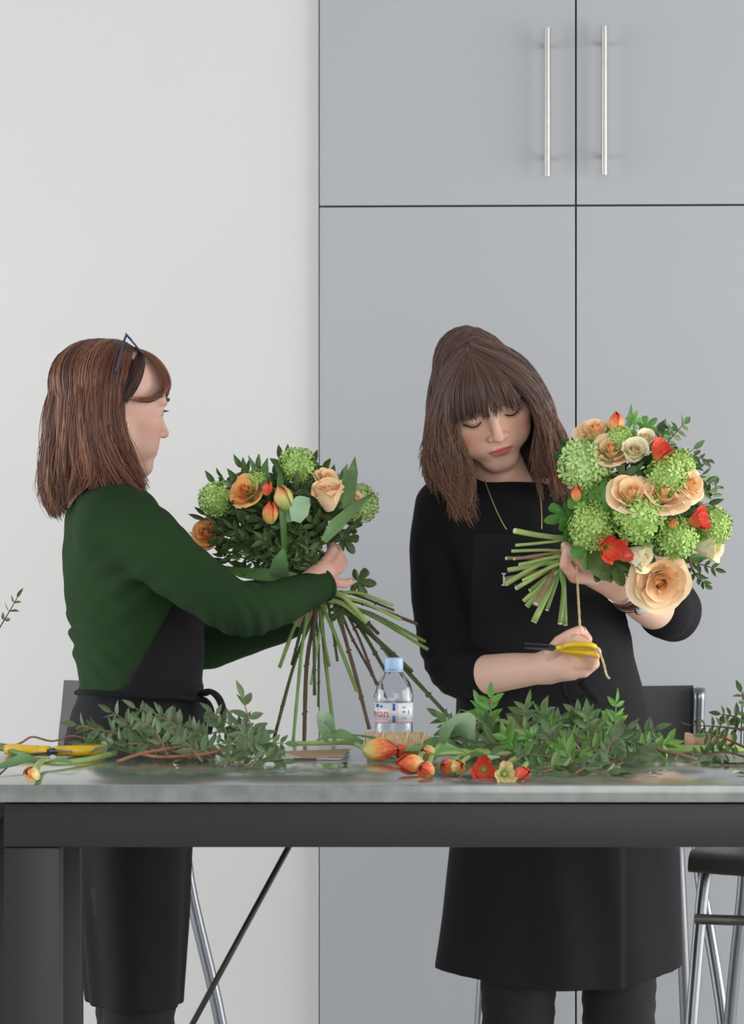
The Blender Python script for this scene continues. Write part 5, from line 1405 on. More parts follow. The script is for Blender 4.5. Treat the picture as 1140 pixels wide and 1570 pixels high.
    filler(R0, bind, C, pos, 985, 772, 108, 112, 420, [m_lf_dark, m_lf_mid], 0.115, 885)
    # stems
    ends = [(789, 814, 'p', 4.6), (791, 836, 'p', 2.6), (776, 856, 'b', 2.9), (788, 857, 'b', 2.4), (779, 874, 'p', 4.0), (774, 888, 'b', 3.3), (776, 895, 'p', 4.2), (791, 902, 'p', 3.6), (801, 897, 'b', 2.8), (803, 921, 'p', 3.4),
            (808, 929, 'p', 4.4), (821, 926, 'b', 4.4), (818, 953, 'p', 5.0), (858, 956, 'g', 3.6), (866, 958, 'g', 3.6), (802, 890, 'p', 3.2), (785, 845, 'p', 2.6), (812, 905, 'g', 3.0), (796, 866, 'p', 3.2), (838, 935, 'g', 3.0)]
    mm = {'g': m_st_green, 'b': m_st_tan, 'p': m_st_pale}
    for i, (px, py, k, r_) in enumerate(ends):
        e = at(px, py, 7.150 + RNG.uniform(-0.045, 0.03)); bb = bind + Vector((RNG.uniform(-.012, .010), RNG.uniform(-.014, .014), RNG.uniform(-.010, .010)))
        if py < 840: bb = bind + Vector((-0.004, -0.014, 0.026))
        tp = tg[(i * 5) % len(tg)]; top = bind.lerp(pos(*tp), 0.55)
        P = catmull([e, bb.lerp(e, 0.5) + rv(0.0015), bb, top], 14); q = r_ / 1000.0
        b = MB(); b.tube(P, [q * (1 - 0.02 * j) for j in range(14)], 9); s_ = b.build('stem', mm[k], R0, off=bind)
        dd = (Vector(P[0]) - Vector(P[1])).normalized(); b = MB(); b.tube([Vector(P[0]), Vector(P[0]) + dd * 0.0012], [q * 0.97, q * 0.9], 9); b.build('cut_end', m_cut, s_, off=bind)
    # flower stalks up to the heads
    for px, py in ((897, 713), (908, 806), (981, 796), (1011, 893), (1018, 756), (1090, 808), (913, 663), (1079, 838)):
        p = pos(px, py, extra=0.03) if py != 893 else at(px, py, 7.13)
        b = MB(); b.tube(catmull([bind, bind.lerp(p, 0.5) + Vector((0, 0.01, 0)), p], 8), 0.0028, 7); b.build('stalk', m_st_green, R0, off=bind)
bouquet_two()
# ================================================================== things on the table
def ysurf(Y): return HY + (CZ - TZ) * F / Y
def on(px, Y, dz=0.0):
    p = at(px, 0, Y); return Vector((p.x, Y, TZ + dz))
m_yellow = mat('yellow_plastic', (240, 196, 44), 0.32, var=0.06, scale=30)
m_blade = mat('dark_steel_blade', (74, 78, 84), 0.3, metal=0.8, var=0.1, scale=40)
m_twine = mat('jute_twine', (208, 182, 144), 0.85, var=0.18, scale=150, bump=0.3, bscale=400)
m_kraft = mat('kraft_paper', (188, 156, 122), 0.75, var=0.08, scale=25)

def scissors(loc, M, label, spread=0.35, hr=0.0044):
    """local frame: blades along +x, loops along -x, flat in xy"""
    r = empty('scissors', loc); r.matrix_basis = Matrix.Translation(loc) @ M; tag(r, label, 'scissors', 'yellow-handled scissors')
    for s_ in (1, -1):
        a = s_ * spread / 2; rot = Rz(math.degrees(a))
        b = MB(); z = 0.0015 * s_
        prof = [(-0.010, 0.006), (0.0, 0.0075), (0.022, 0.0062), (0.041, 0.0012), (0.041, -0.0005), (0.022, -0.0030), (0.0, -0.0050), (-0.010, -0.004)]
        n = len(prof)
        vs_ = [rot @ Vector((x, y * s_, z - 0.0011)) for x, y in prof] + [rot @ Vector((x, y * s_, z + 0.0011)) for x, y in prof]
        b.add(vs_, [tuple(range(n)), tuple(range(n, 2 * n))[::-1]] + [(i, i + n, (i + 1) % n + n, (i + 1) % n) for i in range(n)])
        b.build('blade', m_blade, r, smooth=False)
        P = catmull([(-0.008, 0.001 * s_, 0), (-0.022, -0.004 * s_, 0), (-0.040, -0.005 * s_, 0), (-0.064, -0.006 * s_, 0), (-0.073, -0.014 * s_, 0), (-0.064, -0.023 * s_, 0), (-0.042, -0.022 * s_, 0), (-0.028, -0.014 * s_, 0), (-0.022, -0.005 * s_, 0)], 34)
        b = MB(); b.tube([rot @ Vector(p) for p in P], hr, 10); b.build('handle', m_yellow, r)
    b = MB(); b.lathe([(0.0045, -0.0042), (0.0045, 0.0042), (0.002, 0.005)], 12); b.build('pivot_screw', m_blade, r, angle=40)
    return r
# lying on the table at the left, seen from the blade side
scissors(on(80, 6.86, 0.0085), Rz(-90) @ Matrix.Scale(1.1, 4), 'yellow-handled scissors lying open on the table by the left foliage', 1.5, 0.0072)
# in the hand of the woman in black
p = at(844, 993, 7.135)
scissors(p, Matrix(((-1, 0, 0, 0), (0, -1, 0, 0), (0, 0, 1, 0), (0, 0, 0, 1))) @ Ry(-4) @ Rz(-10) @ Rx(18), 'yellow-handled scissors held in the hand of the woman in black', 0.32)
# twine running from the binding point to the fingers and hanging below them
b = MB(); P = catmull([at(884, 868, 7.140), at(885, 900, 7.150), at(887, 935, 7.150), at(889, 963, 7.158), at(893, 974, 7.160), at(905, 985, 7.140), at(918, 1000, 7.135), at(925, 1018, 7.135), at(929, 1034, 7.135), at(934, 1041, 7.135)], 60)
b.tube(P, [0.0019 + 0.0003 * math.sin(i * 1.9) for i in range(60)], 7)
o = b.build('binding_twine', m_twine); tag(o, 'length of jute twine hanging from the round bouquet through her fingers', 'twine')

# water bottle
def bottle():
    c = on(603.5, 7.02); r = empty('water_bottle', c); tag(r, 'small clear water bottle with pale blue cap on the table', 'bottle')
    sc = F / 7.02; H_ = 141 / sc
    m = bpy.data.materials.new('clear_bottle_plastic'); m.use_nodes = True; bs = m.node_tree.nodes['Principled BSDF']
    bs.inputs['Base Color'].default_value = (0.95, 0.97, 1.0, 1); bs.inputs['Roughness'].default_value = 0.03; bs.inputs['Transmission Weight'].default_value = 1.0; bs.inputs['IOR'].default_value = 1.33
    tc = m.node_tree.nodes.new('ShaderNodeTexCoord'); nz = m.node_tree.nodes.new('ShaderNodeTexNoise'); nz.inputs['Scale'].default_value = 60
    bp = m.node_tree.nodes.new('ShaderNodeBump'); bp.inputs['Strength'].default_value = 0.25; bp.inputs['Distance'].default_value = 0.003
    m.node_tree.links.new(tc.outputs['Object'], nz.inputs['Vector']); m.node_tree.links.new(nz.outputs['Fac'], bp.inputs['Height']); m.node_tree.links.new(bp.outputs[0], bs.inputs['Normal'])
    rb = 29.5 / sc
    def z(py): return (ysurf(7.02) - py) / sc
    # facetted alpine relief on the shoulder
    prof = [(rb * 0.80, 0.000), (rb * 0.96, 0.003), (rb, 0.010), (rb * 0.97, z(1110)), (rb * 0.985, z(1106)), (rb * 0.985, z(1078)), (rb, z(1073)), (rb * 1.0, z(1066)), (rb * 0.95, z(1056)), (rb * 0.80, z(1046)), (rb * 0.60, z(1037)), (rb * 0.46, z(1031)), (rb * 0.45, z(1026)), (rb * 0.45, z(1012))]
    sd = 36; vs_ = []; fs_ = []
    for (ra, zz) in prof:
        for k in range(sd):
            a = 2 * PI * k / sd; q = ra
            if z(1070) < zz < z(1035): q *= 1 + 0.030 * math.sin(a * 6 + zz * 260) + 0.018 * math.sin(a * 11 - zz * 400)
            vs_.append((q * math.cos(a), q * math.sin(a), zz))
    inn = 0.0008; base_n = len(vs_)
    for (ra, zz) in prof:
        for k in range(sd):
            a = 2 * PI * k / sd; q = ra - inn
            if z(1070) < zz < z(1035): q *= 1 + 0.030 * math.sin(a * 6 + zz * 260) + 0.018 * math.sin(a * 11 - zz * 400)
            vs_.append((q * math.cos(a), q * math.sin(a), max(zz, inn)))
    n = len(prof)
    for i in range(n - 1):
        for k in range(sd):
            k2 = (k + 1) % sd; fs_.append((i * sd + k, i * sd + k2, (i + 1) * sd + k2, (i + 1) * sd + k)); o_ = base_n; fs_.append((o_ + i * sd + k, o_ + (i + 1) * sd + k, o_ + (i + 1) * sd + k2, o_ + i * sd + k2))
    fs_.append(tuple(range(sd))[::-1]); fs_.append(tuple(base_n + k for k in range(sd)))
    for k in range(sd):
        k2 = (k + 1) % sd; fs_.append(((n - 1) * sd + k, (n - 1) * sd + k2, base_n + (n - 1) * sd + k2, base_n + (n - 1) * sd + k))
    b = MB(); b.add(vs_, fs_); b.build('bottle_body', m, r)
    # cap with ribs
    mc = mat('pale_blue_cap', (168, 198, 232), 0.4, var=0.03)
    b = MB(); vs_ = []; sd = 48; rc = 14.2 / sc
    pr = [(rc * 0.96, z(1026)), (rc, z(1024)), (rc, z(1011)), (rc * 0.93, z(1008.5)), (0.001, z(1008))]
    for i, (ra, zz) in enumerate(pr):
        for k in range(sd): a = 2 * PI * k / sd; q = ra * (1 + (0.02 if k % 2 and i < 3 else 0)); vs_.append((q * math.cos(a), q * math.sin(a), zz))
    b.add(vs_, [(i * sd + k, i * sd + (k + 1) % sd, (i + 1) * sd + (k + 1) % sd, (i + 1) * sd + k) for i in range(4) for k in range(sd)]); b.build('cap', mc, r, angle=50)
    b = MB(); b.lathe([(rc * 0.95, z(1030)), (rc * 1.06, z(1029)), (rc * 1.06, z(1027.5)), (rc * 0.95, z(1027))], 32, cap=False); b.build('neck_ring', mc, r)
    # label: wraps the body, with printed marks just proud of it
    mlab = mat('label_film', (214, 218, 224), 0.35, var=0.02); mred = mat('label_red_print', (208, 92, 112), 0.5, var=0.03); mblue = mat('label_blue_print', (62, 88, 170), 0.5, var=0.03); mpink = mat('label_pink_print', (226, 176, 190), 0.5, var=0.03); mgrey = mat('label_grey_print', (150, 158, 172), 0.5, var=0.03); mwht = mat('label_white_panel', (236, 238, 242), 0.4, var=0.02)
    def band(a0, a1, p0, p1, m_, ra, nm, lb):
        b = MB(); vs_ = []; n_ = max(2, int(abs(a1 - a0) / 6)); 
        for i in range(n_ + 1):
            a = math.radians(a0 + (a1 - a0) * i / n_)
            for q in (ra, ra - 0.0004):
                vs_ += [(q * math.sin(a), -q * math.cos(a), z(p0)), (q * math.sin(a), -q * math.cos(a), z(p1))]
        fs_ = []
        for i in range(n_): a = 4 * i; fs_ += [(a, a + 1, a + 5, a + 4), (a + 2, a + 6, a + 7, a + 3), (a + 1, a + 3, a + 7, a + 5), (a, a + 4, a + 6, a + 2)]
        b.add(vs_, fs_); return b.build(nm, m_, lb)
    r1 = rb * 0.985 + 0.0008
    lab = band(-180, 180, 1107, 1076, mlab, r1, 'label', r)
    band(12, 66, 1105, 1077, mwht, r1 + 0.0003, 'label_panel', lab); band(-75, -14, 1099, 1085, mwht, r1 + 0.0003, 'label_panel', lab)
    for a0, a1, p0, p1, m_ in ((-3.5, 3.5, 1087.5, 1077, mblue), (-3.5, 3.5, 1106, 1095.5, mblue), (-78, -16, 1107, 1102.5, mpink), (12, 70, 1106, 1103.5, mpink), (-62, -50, 1083, 1078, mblue), (-44, -36, 1083, 1080, mblue), (26, 36, 1084, 1082, mgrey), (26, 36, 1091, 1088, mgrey), (26, 38, 1100, 1098, mgrey), (46, 50, 1094, 1087, mgrey)):
        band(a0, a1, p0, p1, m_, r1 + 0.0007, 'label_print', lab)
    # red lettering bent round the label
    cu = bpy.data.curves.new('lettering', 'FONT'); cu.body = 'evian'; cu.size = 0.0185; cu.extrude = 0.0002
    ot = bpy.data.objects.new('lettering', cu); COL.objects.link(ot); bpy.context.view_layer.update()
    me = bpy.data.meshes.new_from_object(ot.evaluated_get(bpy.context.evaluated_depsgraph_get())); bpy.data.objects.remove(ot)
    xs = [v.co.x for v in me.vertices]; xmax = max(xs); ra = r1 + 0.0008
    for v in me.vertices:
        a = math.radians(-17) + (v.co.x - xmax) / ra; q = ra + v.co.z; v.co = (q * math.sin(a), -q * math.cos(a), z(1098) + v.co.y)
    me.materials.clear(); me.materials.append(mred); link('lettering', me, lab)
bottle()

# spool of jute twine lying on its side
def spool(px, Y, halfpx, rpx, label, rz=0.0, m_=None):
    sc = F / Y; rr = rpx / sc; hl = halfpx / sc; c = on(px, Y, rr); r = empty('twine_spool', c, rz); tag(r, label, 'spool')
    b = MB(); n = 44; tt = []
    P = []; turns = 26
    for i in range(turns * 14):
        t = i / (turns * 14 - 1); a = i / 14 * 2 * PI; q = rr - 0.0016 - 0.0012 * abs(math.sin(t * PI * 7))
        P.append((-hl + 2 * hl * t, q * math.cos(a), q * math.sin(a)))
    b.tube(P, 0.0021, 6); b.build('twine_winding', m_ or m_twine, r)
    b = MB(); b.lathe([(rr - 0.002, -hl), (rr - 0.002, hl)], 24, Ry(90)); b.build('twine_core', m_ or m_twine, r, angle=40)
    b = MB(); b.lathe([(rr * 0.35, -hl - 0.002), (rr * 0.35, hl + 0.002)], 18, Ry(90)); b.build('card_tube', m_kraft, r, angle=40)
    for s_ in (-0.55, 0.25, 0.8):                            # loose turns crossing the winding
        P = [(hl * s_ + 0.006 * math.sin(a), (rr + 0.0008) * math.cos(a), (rr + 0.0008) * math.sin(a)) for a in np.linspace(0, 2 * PI, 25)[:-1]]
        b = MB(); b.tube(P, 0.0016, 6, closed=True); b.build('loose_strand', mat('pale_jute', (214, 192, 158), 0.85, var=0.1, scale=120), r)
spool(608, 6.88, 47, 19, 'spool of brown jute twine lying in front of the water bottle')

# crumpled kraft paper roll behind the dark foliage on the right
def kraft_roll():
    Y = 6.98; sc = F / Y; c = on(1088, Y, 0.0); r_ = 17 / sc; hl = 39 / sc
    b = MB(); vs_ = []; fs_ = []; n, sd = 22, 22; rr = random.Random(4)
    for i in range(n + 1):
        t = i / n * 2 - 1; q0 = r_ * (0.80 + 0.18 * math.sin(t * 4 + 1) + 0.06 * math.sin(t * 13))
        for k in range(sd):
            a = 2 * PI * k / sd; q = q0 * (1 + 0.10 * math.sin(3 * a + 5 * t) + 0.05 * rr.uniform(-1, 1)); vs_.append((t * hl, q * math.cos(a), max(0.001, r_ * 0.95 + q * math.sin(a))))
    for i in range(n):
        for k in range(sd): fs_.append((i * sd + k, i * sd + (k + 1) % sd, (i + 1) * sd + (k + 1) % sd, (i + 1) * sd + k))
    fs_ += [tuple(range(sd))[::-1], tuple(n * sd + k for k in range(sd))]
    b.add(vs_, fs_); o = b.build('kraft_paper_bundle', mat('crumpled_kraft', (196, 160, 128), 0.75, var=0.12, scale=30, bump=0.3, bscale=90), angle=35); o.location = c
    tag(o, 'crumpled brown kraft paper roll behind the dark foliage at the right', 'paper')
kraft_roll()

# folded brown paper booklet
def booklet():
    c = on(478, 6.86); r = empty('booklet', c, math.radians(-6)); tag(r, 'brown kraft booklet lying under the tulip stems', 'booklet')
    b = MB(); b.box((-0.048, -0.050, 0.0005), (0.048, 0.075, 0.0030)); b.build('pages', mat('booklet_pages', (206, 208, 210), 0.6, var=0.03), r, smooth=False)
    b = MB(); b.box((-0.050, -0.052, 0.0032), (0.050, 0.077, 0.0042), M=Ry(-2.5) @ Rx(1)); b.build('cover', m_kraft, r, smooth=False)
    b = MB(); b.box((-0.020, -0.0522, 0.0012), (0.012, -0.050, 0.0026)); b.build('dark_print', mat('booklet_dark_print', (60, 62, 66), 0.6), r, smooth=False)
booklet()

# tulips: heads towards the viewer, stems lying back
def tulip(hpx, hpy, Y, axis, L, key, opened, stem_pts, leaves, label, stem_m=None, srad=0.0036, group='loose tulips on the table'):
    L *= 0.86; Y = min(Y, (CZ - TZ) * F / (hpy + 0.38 * L - HY)); sc = F / Y; ax = Vector(axis).normalized(); L = L / sc
    p = at(hpx, hpy, Y); foot = p - ax * L * 0.5; foot.z = max(foot.z, TZ + 0.010)
    r = empty('tulip', foot); tag(r, label, 'tulip', group)
    tulip_head(r, foot, foot, ax, L, key, opened)
    P = [foot + ax * 0.004] + [on(x, y, h) for x, y, h in stem_pts]
    b = MB(); b.tube(catmull(P, 16), srad, 9); b.build('stem', stem_m or m_st_pale, r, off=foot)
    for pts, wd, m_ in leaves:
        ribbon_leaf([on(x, y, h) for x, y, h in pts], [q / sc for q in wd], m_, r, foot, nrm=(0, -0.6, 0.8), cup=0.35)
g = m_lf_tulip; gd = m_lf_tulipd; gb = m_lf_back
tulip(48, 1190, 6.56, (-0.45, -0.85, 0.25), 40, 'green', False, [(62, 6.60, .012), (90, 6.64, .008), (130, 6.72, .006), (176, 6.86, .006)],
      [([(62, 6.60, .010), (40, 6.60, .016), (15, 6.56, .012), (-15, 6.50, .008)], [8, 20, 16, 3], g), ([(66, 6.62, .008), (95, 6.60, .014), (120, 6.60, .006)], [6, 14, 2], g)], 'single green-flushed tulip lying alone at the left end of the table', m_st_pale, 0.0046)
tulip(584, 1150, 6.86, (0.95, -0.25, 0.05), 62, 'orange', False, [(540, 6.90, .018), (500, 6.93, .016), (450, 6.95, .014)],
      [([(556, 6.88, .018), (520, 6.88, .030), (485, 6.90, .022)], [12, 26, 5], g), ([(495, 6.92, .020), (490, 6.90, .040), (497, 6.88, .052), (506, 6.90, .030)], [18, 42, 34, 6], gb)], 'large closed orange tulip with long pale stem over the kraft booklet')
tulip(614, 1152, 6.82, (-0.25, -0.9, 0.1), 38, 'red', False, [(640, 6.88, .016), (690, 6.93, .014), (740, 6.96, .010)], [([(640, 6.86, .016), (670, 6.86, .022), (690, 6.88, .014)], [8, 22, 4], g)], 'bright red tulip lying against the twine spool')
tulip(627, 1172, 6.72, (-0.85, -0.5, 0.05), 54, 'orange', False, [(650, 6.76, .014), (700, 6.82, .012), (760, 6.88, .010)], [([(600, 6.76, .024), (570, 6.80, .032), (540, 6.84, .034)], [6, 9, 4], gd), ([(640, 6.70, .006), (610, 6.66, .008), (585, 6.66, .010)], [8, 16, 2], gd)], 'orange tulip leaning left at the near edge of the tulip pile')
tulip(651, 1181, 6.64, (-0.45, -0.85, 0.2), 44, 'orange', False, [(664, 6.70, .014), (705, 6.78, .012), (770, 6.86, .010)], [([(660, 6.68, .012), (640, 6.66, .006), (615, 6.64, .008)], [8, 15, 3], g), ([(668, 6.68, .02), (690, 6.68, .026), (715, 6.72, .016)], [8, 22, 4], g)], 'round orange tulip facing out, nearest in the row of tulips')
tulip(656, 1156, 6.80, (-0.55, -0.8, 0.25), 40, 'green', False, [(680, 6.85, .022), (720, 6.90, .016), (770, 6.95, .010)], [([(664, 6.82, .018), (640, 6.80, .016), (618, 6.80, .014)], [8, 18, 3], g), ([(680, 6.84, .02), (696, 6.80, .05), (712, 6.82, .046), (722, 6.86, .02)], [14, 52, 44, 6], gb)], 'greenish-yellow tulip bud above the other tulips')
tulip(686, 1178, 6.66, (-0.6, -0.75, 0.25), 38, 'orange', False, [(705, 6.72, .012), (750, 6.80, .010), (800, 6.86, .008)], [([(694, 6.72, .022), (684, 6.70, .036), (676, 6.72, .044)], [10, 18, 3], g), ([(700, 6.66, .006), (690, 6.61, .008), (676, 6.58, .006)], [8, 16, 3], g)], 'small orange tulip bud, left one of a touching pair')
tulip(702, 1179, 6.66, (0.35, -0.85, 0.25), 38, 'green', False, [(722, 6.72, .012), (770, 6.80, .010), (820, 6.86, .008)], [([(712, 6.70, .012), (735, 6.70, .016), (748, 6.74, .01)], [8, 16, 3], gd)], 'small yellow-green tulip bud, right one of a touching pair')
tulip(741, 1181, 6.64, (-0.05, -0.97, 0.12), 36, 'red', True, [(752, 6.72, .012), (790, 6.80, .010), (840, 6.88, .008)], [([(752, 6.70, .014), (770, 6.70, .024), (785, 6.74, .016)], [8, 18, 3], gd)], 'open frilled red-orange tulip at the front of the pile')
tulip(774, 1188, 6.60, (0.1, -0.97, 0.1), 34, 'cream', True, [(785, 6.68, .010), (820, 6.76, .010), (860, 6.84, .008)], [([(768, 6.66, .014), (755, 6.62, .016), (748, 6.60, .014)], [8, 18, 3], gb), ([(784, 6.64, .010), (798, 6.58, .008), (806, 6.54, .004)], [6, 11, 2], g)], 'cream and green open tulip near the table edge')
tulip(802, 1188, 6.62, (0.6, -0.75, 0.2), 36, 'red', False, [(815, 6.70, .010), (850, 6.78, .010), (890, 6.86, .008)], [], 'dark orange tulip half hidden under the right foliage')
tulip(655, 1140, 6.95, (-0.9, -0.2, 0.0), 34, 'green', False, [(690, 6.97, .012), (760, 6.99, .010), (820, 7.0, .008)], [([(690, 6.96, .014), (740, 6.94, .020), (780, 6.94, .012)], [8, 20, 4], gb)], 'pale green tulip bud behind the tulip pile')

# loose foliage
USED = {}
def sprig_label(x0, y0, x1, y1, side):
    hgt = y0 - y1; dx = x1 - x0
    size = 'tall' if hgt > 62 else ('mid-height' if hgt > 34 else ('short' if hgt > 14 else 'flat-lying'))
    lean = 'upright' if abs(dx) < 18 and hgt > 14 else ('pointing left' if dx < 0 else 'pointing right')
    if side == 'L':
        z = 'beside the yellow scissors' if x1 < 165 else ('below the jumper' if x1 < 245 else ('under the apron tie' if x1 < 330 else 'next to the booklet'))
        return '%s grey-green sprig %s, in the left pile %s' % (size, lean, z)
    z = 'beside the tulips' if x1 < 735 else ('below her sleeve' if x1 < 800 else ('below her scissors' if x1 < 875 else ('under her apron tie' if x1 < 935 else 'by the forked twig')))
    return '%s green sprig %s, in the right pile %s' % (size, lean, z)
def tsprig(x0, y0, x1, y1, Y, L, n, key, label, group, bow=0.0, stem=None, ang=55, dY=0.0, t0=0.18, pairs=True, rad=0.0014):
    a = at(x0, y0, Y); c = at(x1, y1, Y + dY)
    if a.z < TZ + 0.003: a.z = TZ + 0.003
    m_ = (a + c) / 2 + Vector((bow * -0.3, 0, abs(bow))) + rv(0.004)
    return sprig([a, m_, c], L, n, key, None, None, label, group, stem, t0=t0, floor=TZ, ang=ang, pairs=pairs, rad=rad)
GL = 'loose grey-green sprigs in the left pile'; GR = 'loose green sprigs in the right pile'; GE = 'dark sprigs at the right edge'
LL = 'grey-green leafy sprig in the loose pile left of the booklet'; LR = 'mid-green leafy sprig in the loose pile before the woman in black'; LE = 'dark-leaved sprig at the right end of the table'
for (x0, y0, x1, y1, Y, n) in ((250, 1158, 118, 1112, 6.90, 5), (270, 1158, 172, 1092, 6.92, 5), (300, 1160, 208, 1086, 6.88, 5), (330, 1158, 238, 1094, 6.86, 5), (300, 1150, 262, 1108, 6.94, 4), (300, 1166, 196, 1140, 6.80, 5), (345, 1164, 298, 1122, 6.82, 4),
                               (400, 1162, 326, 1092, 6.88, 5), (395, 1160, 436, 1140, 6.82, 4), (350, 1174, 418, 1164, 6.72, 5), (352, 1168, 334, 1108, 6.80, 4), (320, 1160, 346, 1096, 6.90, 4), (205, 1158, 150, 1128, 6.95, 4), 
                               (240, 1160, 196, 1112, 6.86, 4), (290, 1164, 340, 1140, 6.78, 4), (330, 1172, 380, 1176, 6.68, 4), (225, 1160, 160, 1146, 6.84, 4), (370, 1164, 400, 1126, 6.84, 4), (260, 1150, 230, 1120, 6.92, 4),
        (235, 1160, 140, 1118, 6.94, 5), (260, 1164, 215, 1105, 6.78, 5), (310, 1168, 270, 1128, 6.72, 5), (355, 1170, 395, 1140, 6.70, 5), (335, 1164, 372, 1112, 6.90, 5), (205, 1160, 128, 1140, 6.90, 4), (375, 1174, 430, 1168, 6.62, 5), (290, 1160, 250, 1096, 6.94, 5), (400, 1168, 372, 1130, 6.74, 5)):
    tsprig(x0, y0, x1, y1, Y, 0.0275, n, 'grey', sprig_label(x0, y0, x1, y1, 'L'), GL, 0.008, m_st_tan if n == 5 else m_st_green)
tsprig(392, 1158, 372, 1072, 6.86, 0.034, 4, 'grey', 'tall upright sprig with large paired leaves at the end of the left pile', GL, 0.0, m_st_tan, t0=0.1)
for pts, lab in (([(180, 6.72, .004), (215, 6.74, .014), (255, 6.78, .018), (300, 6.86, .020)], 'reddish bare twig sticking out of the left pile'), ([(212, 6.80, .010), (245, 6.76, .008), (300, 6.74, .012), (350, 6.80, .016)], 'thin brown twig lying low under the left pile')):
    P = [on(*q) for q in pts]; b = MB(); b.tube(catmull(P, 16), 0.0026, 7); o = b.build('twig', mat('twig_reddish', (160, 108, 80), 0.7, var=0.2, scale=80)); tag(o, lab, 'twig')
P = [on(*q) for q in ((-12, 7.0, .012), (18, 6.97, .010), (34, 6.95, .016), (50, 6.98, .022), (80, 7.0, .014), (110, 7.0, .022), (135, 7.0, .016))]
b = MB(); b.tube(catmull(P, 22), 0.0016, 6); tag(b.build('twig', mat('twig_reddish', (160, 108, 80))), 'thin wavy twig lying across the yellow scissors', 'twig')
P = [on(*q) for q in ((-20, 6.90, .014), (5, 6.90, .010), (28, 6.86, .006), (42, 6.84, .004))]
b = MB(); b.tube(catmull(P, 12), 0.0042, 8); tag(b.build('cut_stem', m_st_green), 'thick green cut stem at the left table edge', 'stem')
for (x0, y0, x1, y1, Y, n) in ((770, 1158, 752, 1072, 6.92, 5), (790, 1150, 806, 1082, 6.94, 5), (805, 1150, 858, 1102, 6.92, 5), (835, 1158, 838, 1100, 6.88, 5), (745, 1158, 702, 1122, 6.90, 4), (745, 1164, 706, 1148, 6.84, 4), (765, 1168, 826, 1144, 6.76, 5), (880, 1158, 878, 1106, 6.90, 5),
                               (902, 1160, 900, 1098, 6.90, 4), (962, 1160, 1004, 1118, 6.88, 4), (970, 1168, 1022, 1140, 6.80, 4), (895, 1172, 945, 1142, 6.74, 5), (862, 1180, 925, 1178, 6.64, 5), (800, 1176, 862, 1174, 6.70, 5), (720, 1152, 684, 1108, 6.94, 3), (780, 1160, 726, 1100, 6.88, 5), (820, 1164, 784, 1112, 6.84, 5),
                               (850, 1164, 880, 1130, 6.80, 5), (920, 1164, 960, 1120, 6.84, 4), (900, 1176, 868, 1140, 6.72, 5), (930, 1176, 980, 1170, 6.70, 5), (840, 1172, 808, 1130, 6.76, 5), (790, 1170, 748, 1140, 6.80, 5), (950, 1180, 900, 1188, 6.62, 4), (868, 1160, 850, 1120, 6.86, 4), (730, 1160, 770, 1120, 6.86, 4), (915, 1170, 918, 1120, 6.78, 5), (940, 1170, 970, 1140, 6.76, 4), (1000, 1160, 1035, 1150, 6.92, 3),
        (760, 1160, 735, 1082, 6.96, 5), (815, 1158, 830, 1092, 6.96, 5), (780, 1176, 842, 1160, 6.60, 5), (830, 1184, 880, 1192, 6.52, 5), (880, 1186, 935, 1186, 6.50, 5), (905, 1168, 884, 1094, 6.94, 5), (860, 1170, 842, 1126, 6.74, 5), (925, 1178, 950, 1132, 6.66, 5), (880, 1180, 860, 1150, 6.62, 5), (800, 1172, 776, 1128, 6.70, 4), (945, 1176, 990, 1150, 6.66, 5), (835, 1160, 862, 1114, 6.98, 5), (715, 1150, 676, 1100, 6.97, 3), (1005, 1168, 975, 1130, 6.84, 4), (770, 1150, 800, 1100, 7.0, 5), (910, 1150, 935, 1108, 7.0, 4)):
    tsprig(x0, y0, x1, y1, Y, 0.0295, n, RNG.choice(['mid', 'mid', 'bright', 'grey']), sprig_label(x0, y0, x1, y1, 'R'), GR, 0.008, m_st_tan if n == 5 else m_st_green)
tsprig(942, 1164, 944, 1078, 6.86, 0.026, 6, 'bright', 'tall upright bright green sprig in front of her apron skirt', GR, 0.0, m_st_green, t0=0.2)
ELAB = iter(['upright dark-leaved sprig rising highest at the right edge', 'dark sprig arching left above the kraft paper roll', 'dark sprig lying flat in front of the kraft paper roll', 'dark sprig crossing the middle of the kraft paper roll', 'low dark sprig nearest the front at the right table end', 'dark sprig slanting up left behind the kraft paper roll'])
for (x0, y0, x1, y1, Y, n, L) in ((1150, 1140, 1136, 1062, 6.96, 5, 0.024), (1150, 1120, 1062, 1112, 6.94, 6, 0.022), (1150, 1162, 1062, 1160, 6.80, 6, 0.020), (1150, 1150, 1080, 1128, 6.88, 5, 0.020), (1150, 1170, 1090, 1176, 6.70, 4, 0.02), (1160, 1130, 1105, 1095, 6.98, 5, 0.022)):
    tsprig(x0, y0, x1, y1, Y, L, n, 'dark', next(ELAB), GE, 0.004, m_st_brown, ang=70)
P = [on(*q) for q in ((968, 6.80, .016), (1000, 6.80, .018), (1020, 6.78, .014), (1040, 6.76, .012), (1066, 6.74, .006))]
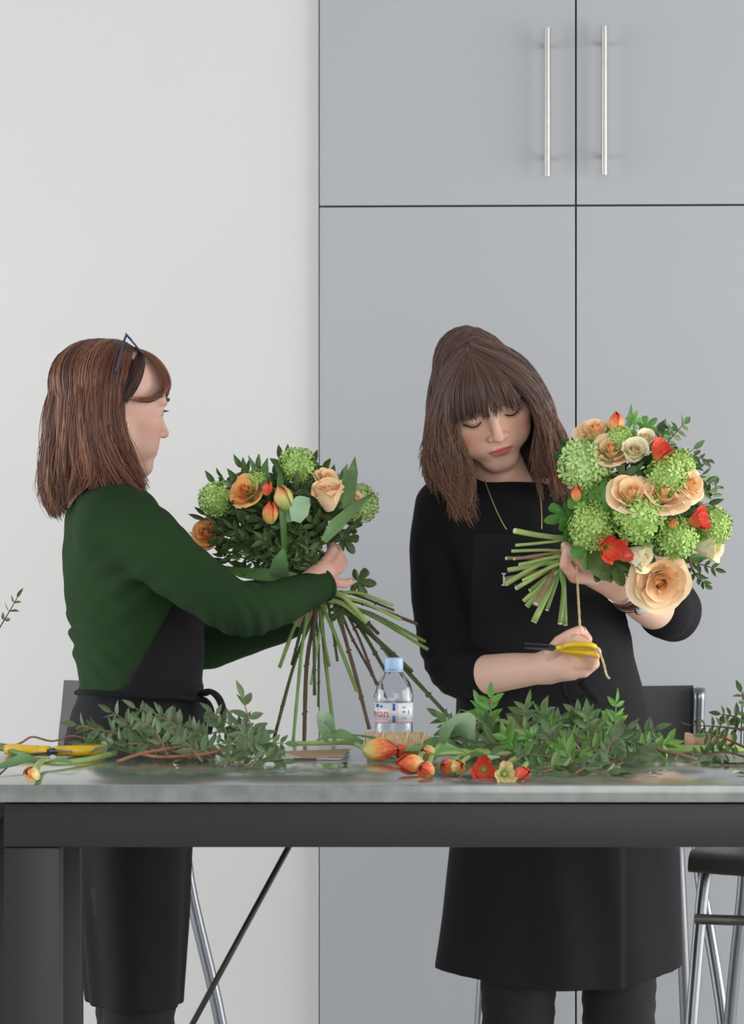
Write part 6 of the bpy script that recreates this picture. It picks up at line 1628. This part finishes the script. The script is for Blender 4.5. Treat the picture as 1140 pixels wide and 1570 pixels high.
b = MB(); b.tube(catmull(P, 18), [0.0030] * 9 + [0.0026] * 9, 7); P2 = [P[3], on(1034, 6.74, .004)]; b.tube(P2, 0.0016, 6); tag(b.build('twig', m_st_tan), 'forked tan twig between the green and dark foliage piles', 'twig')
# stripped pale stems lying along the back of the table on the right
for (xa, xb, Y, h) in ((985, 1160, 6.94, .008), (1010, 1160, 6.90, .007), (960, 1060, 6.98, .006)):
    b = MB(); b.tube([on(xa, Y, h), on(xb, Y + 0.01, h)], 0.0042, 8); tag(b.build('cut_stem', m_st_pale), 'pale green stripped stem lying along the table behind the right foliage', 'stem', 'stripped stems on the right')
# branch tip from foliage standing past the left edge
tsprig(-60, 1150, 26, 917, 6.96, 0.020, 3, 'dark', 'leafy branch tip reaching in from the left edge above the table', 'branch tip', 0.02, m_st_brown, t0=0.78)
# cut scraps scattered on the slab
SCR = [leaf_mesh('leaf_scrap', m_lf_bright, 0.5, 0.1, 0.2, n=5), leaf_mesh('leaf_scrap', mat('pale_scrap', (206, 214, 150), 0.6, var=0.1, objvar=0.1), 0.7, 0.15, 0.1, n=5)]
for px, Y, L, k in ((272, 6.66, .014, 1), (283, 6.74, .022, 0), (276, 6.60, .010, 1), (505, 6.66, .030, 0), (522, 6.68, .026, 0), (515, 6.62, .010, 1), (492, 6.64, .008, 1), (524, 6.52, .009, 1), (646, 6.50, .008, 1), (668, 6.50, .010, 1), (815, 6.48, .012, 1), (972, 6.48, .036, 0), (996, 6.50, .012, 1), (1010, 6.50, .014, 1), (1018, 6.54, .016, 1), (1128, 6.50, .020, 0), (1138, 6.52, .020, 1), (700, 6.56, .008, 1), (850, 6.52, .014, 0), (386, 6.62, .012, 1), (410, 6.60, .009, 1)):
    o = put('leaf_scrap', SCR[k], None, Matrix.Translation(on(px, Y, 0.004)) @ Rz(RNG.uniform(0, 360)) @ Matrix.Scale(L, 4))
    tag(o, 'small green leaf scrap on the bare front strip of the tabletop' if k == 0 else 'tiny pale petal scrap on the bare front strip of the tabletop', 'scrap', 'green scraps' if k == 0 else 'pale scraps')
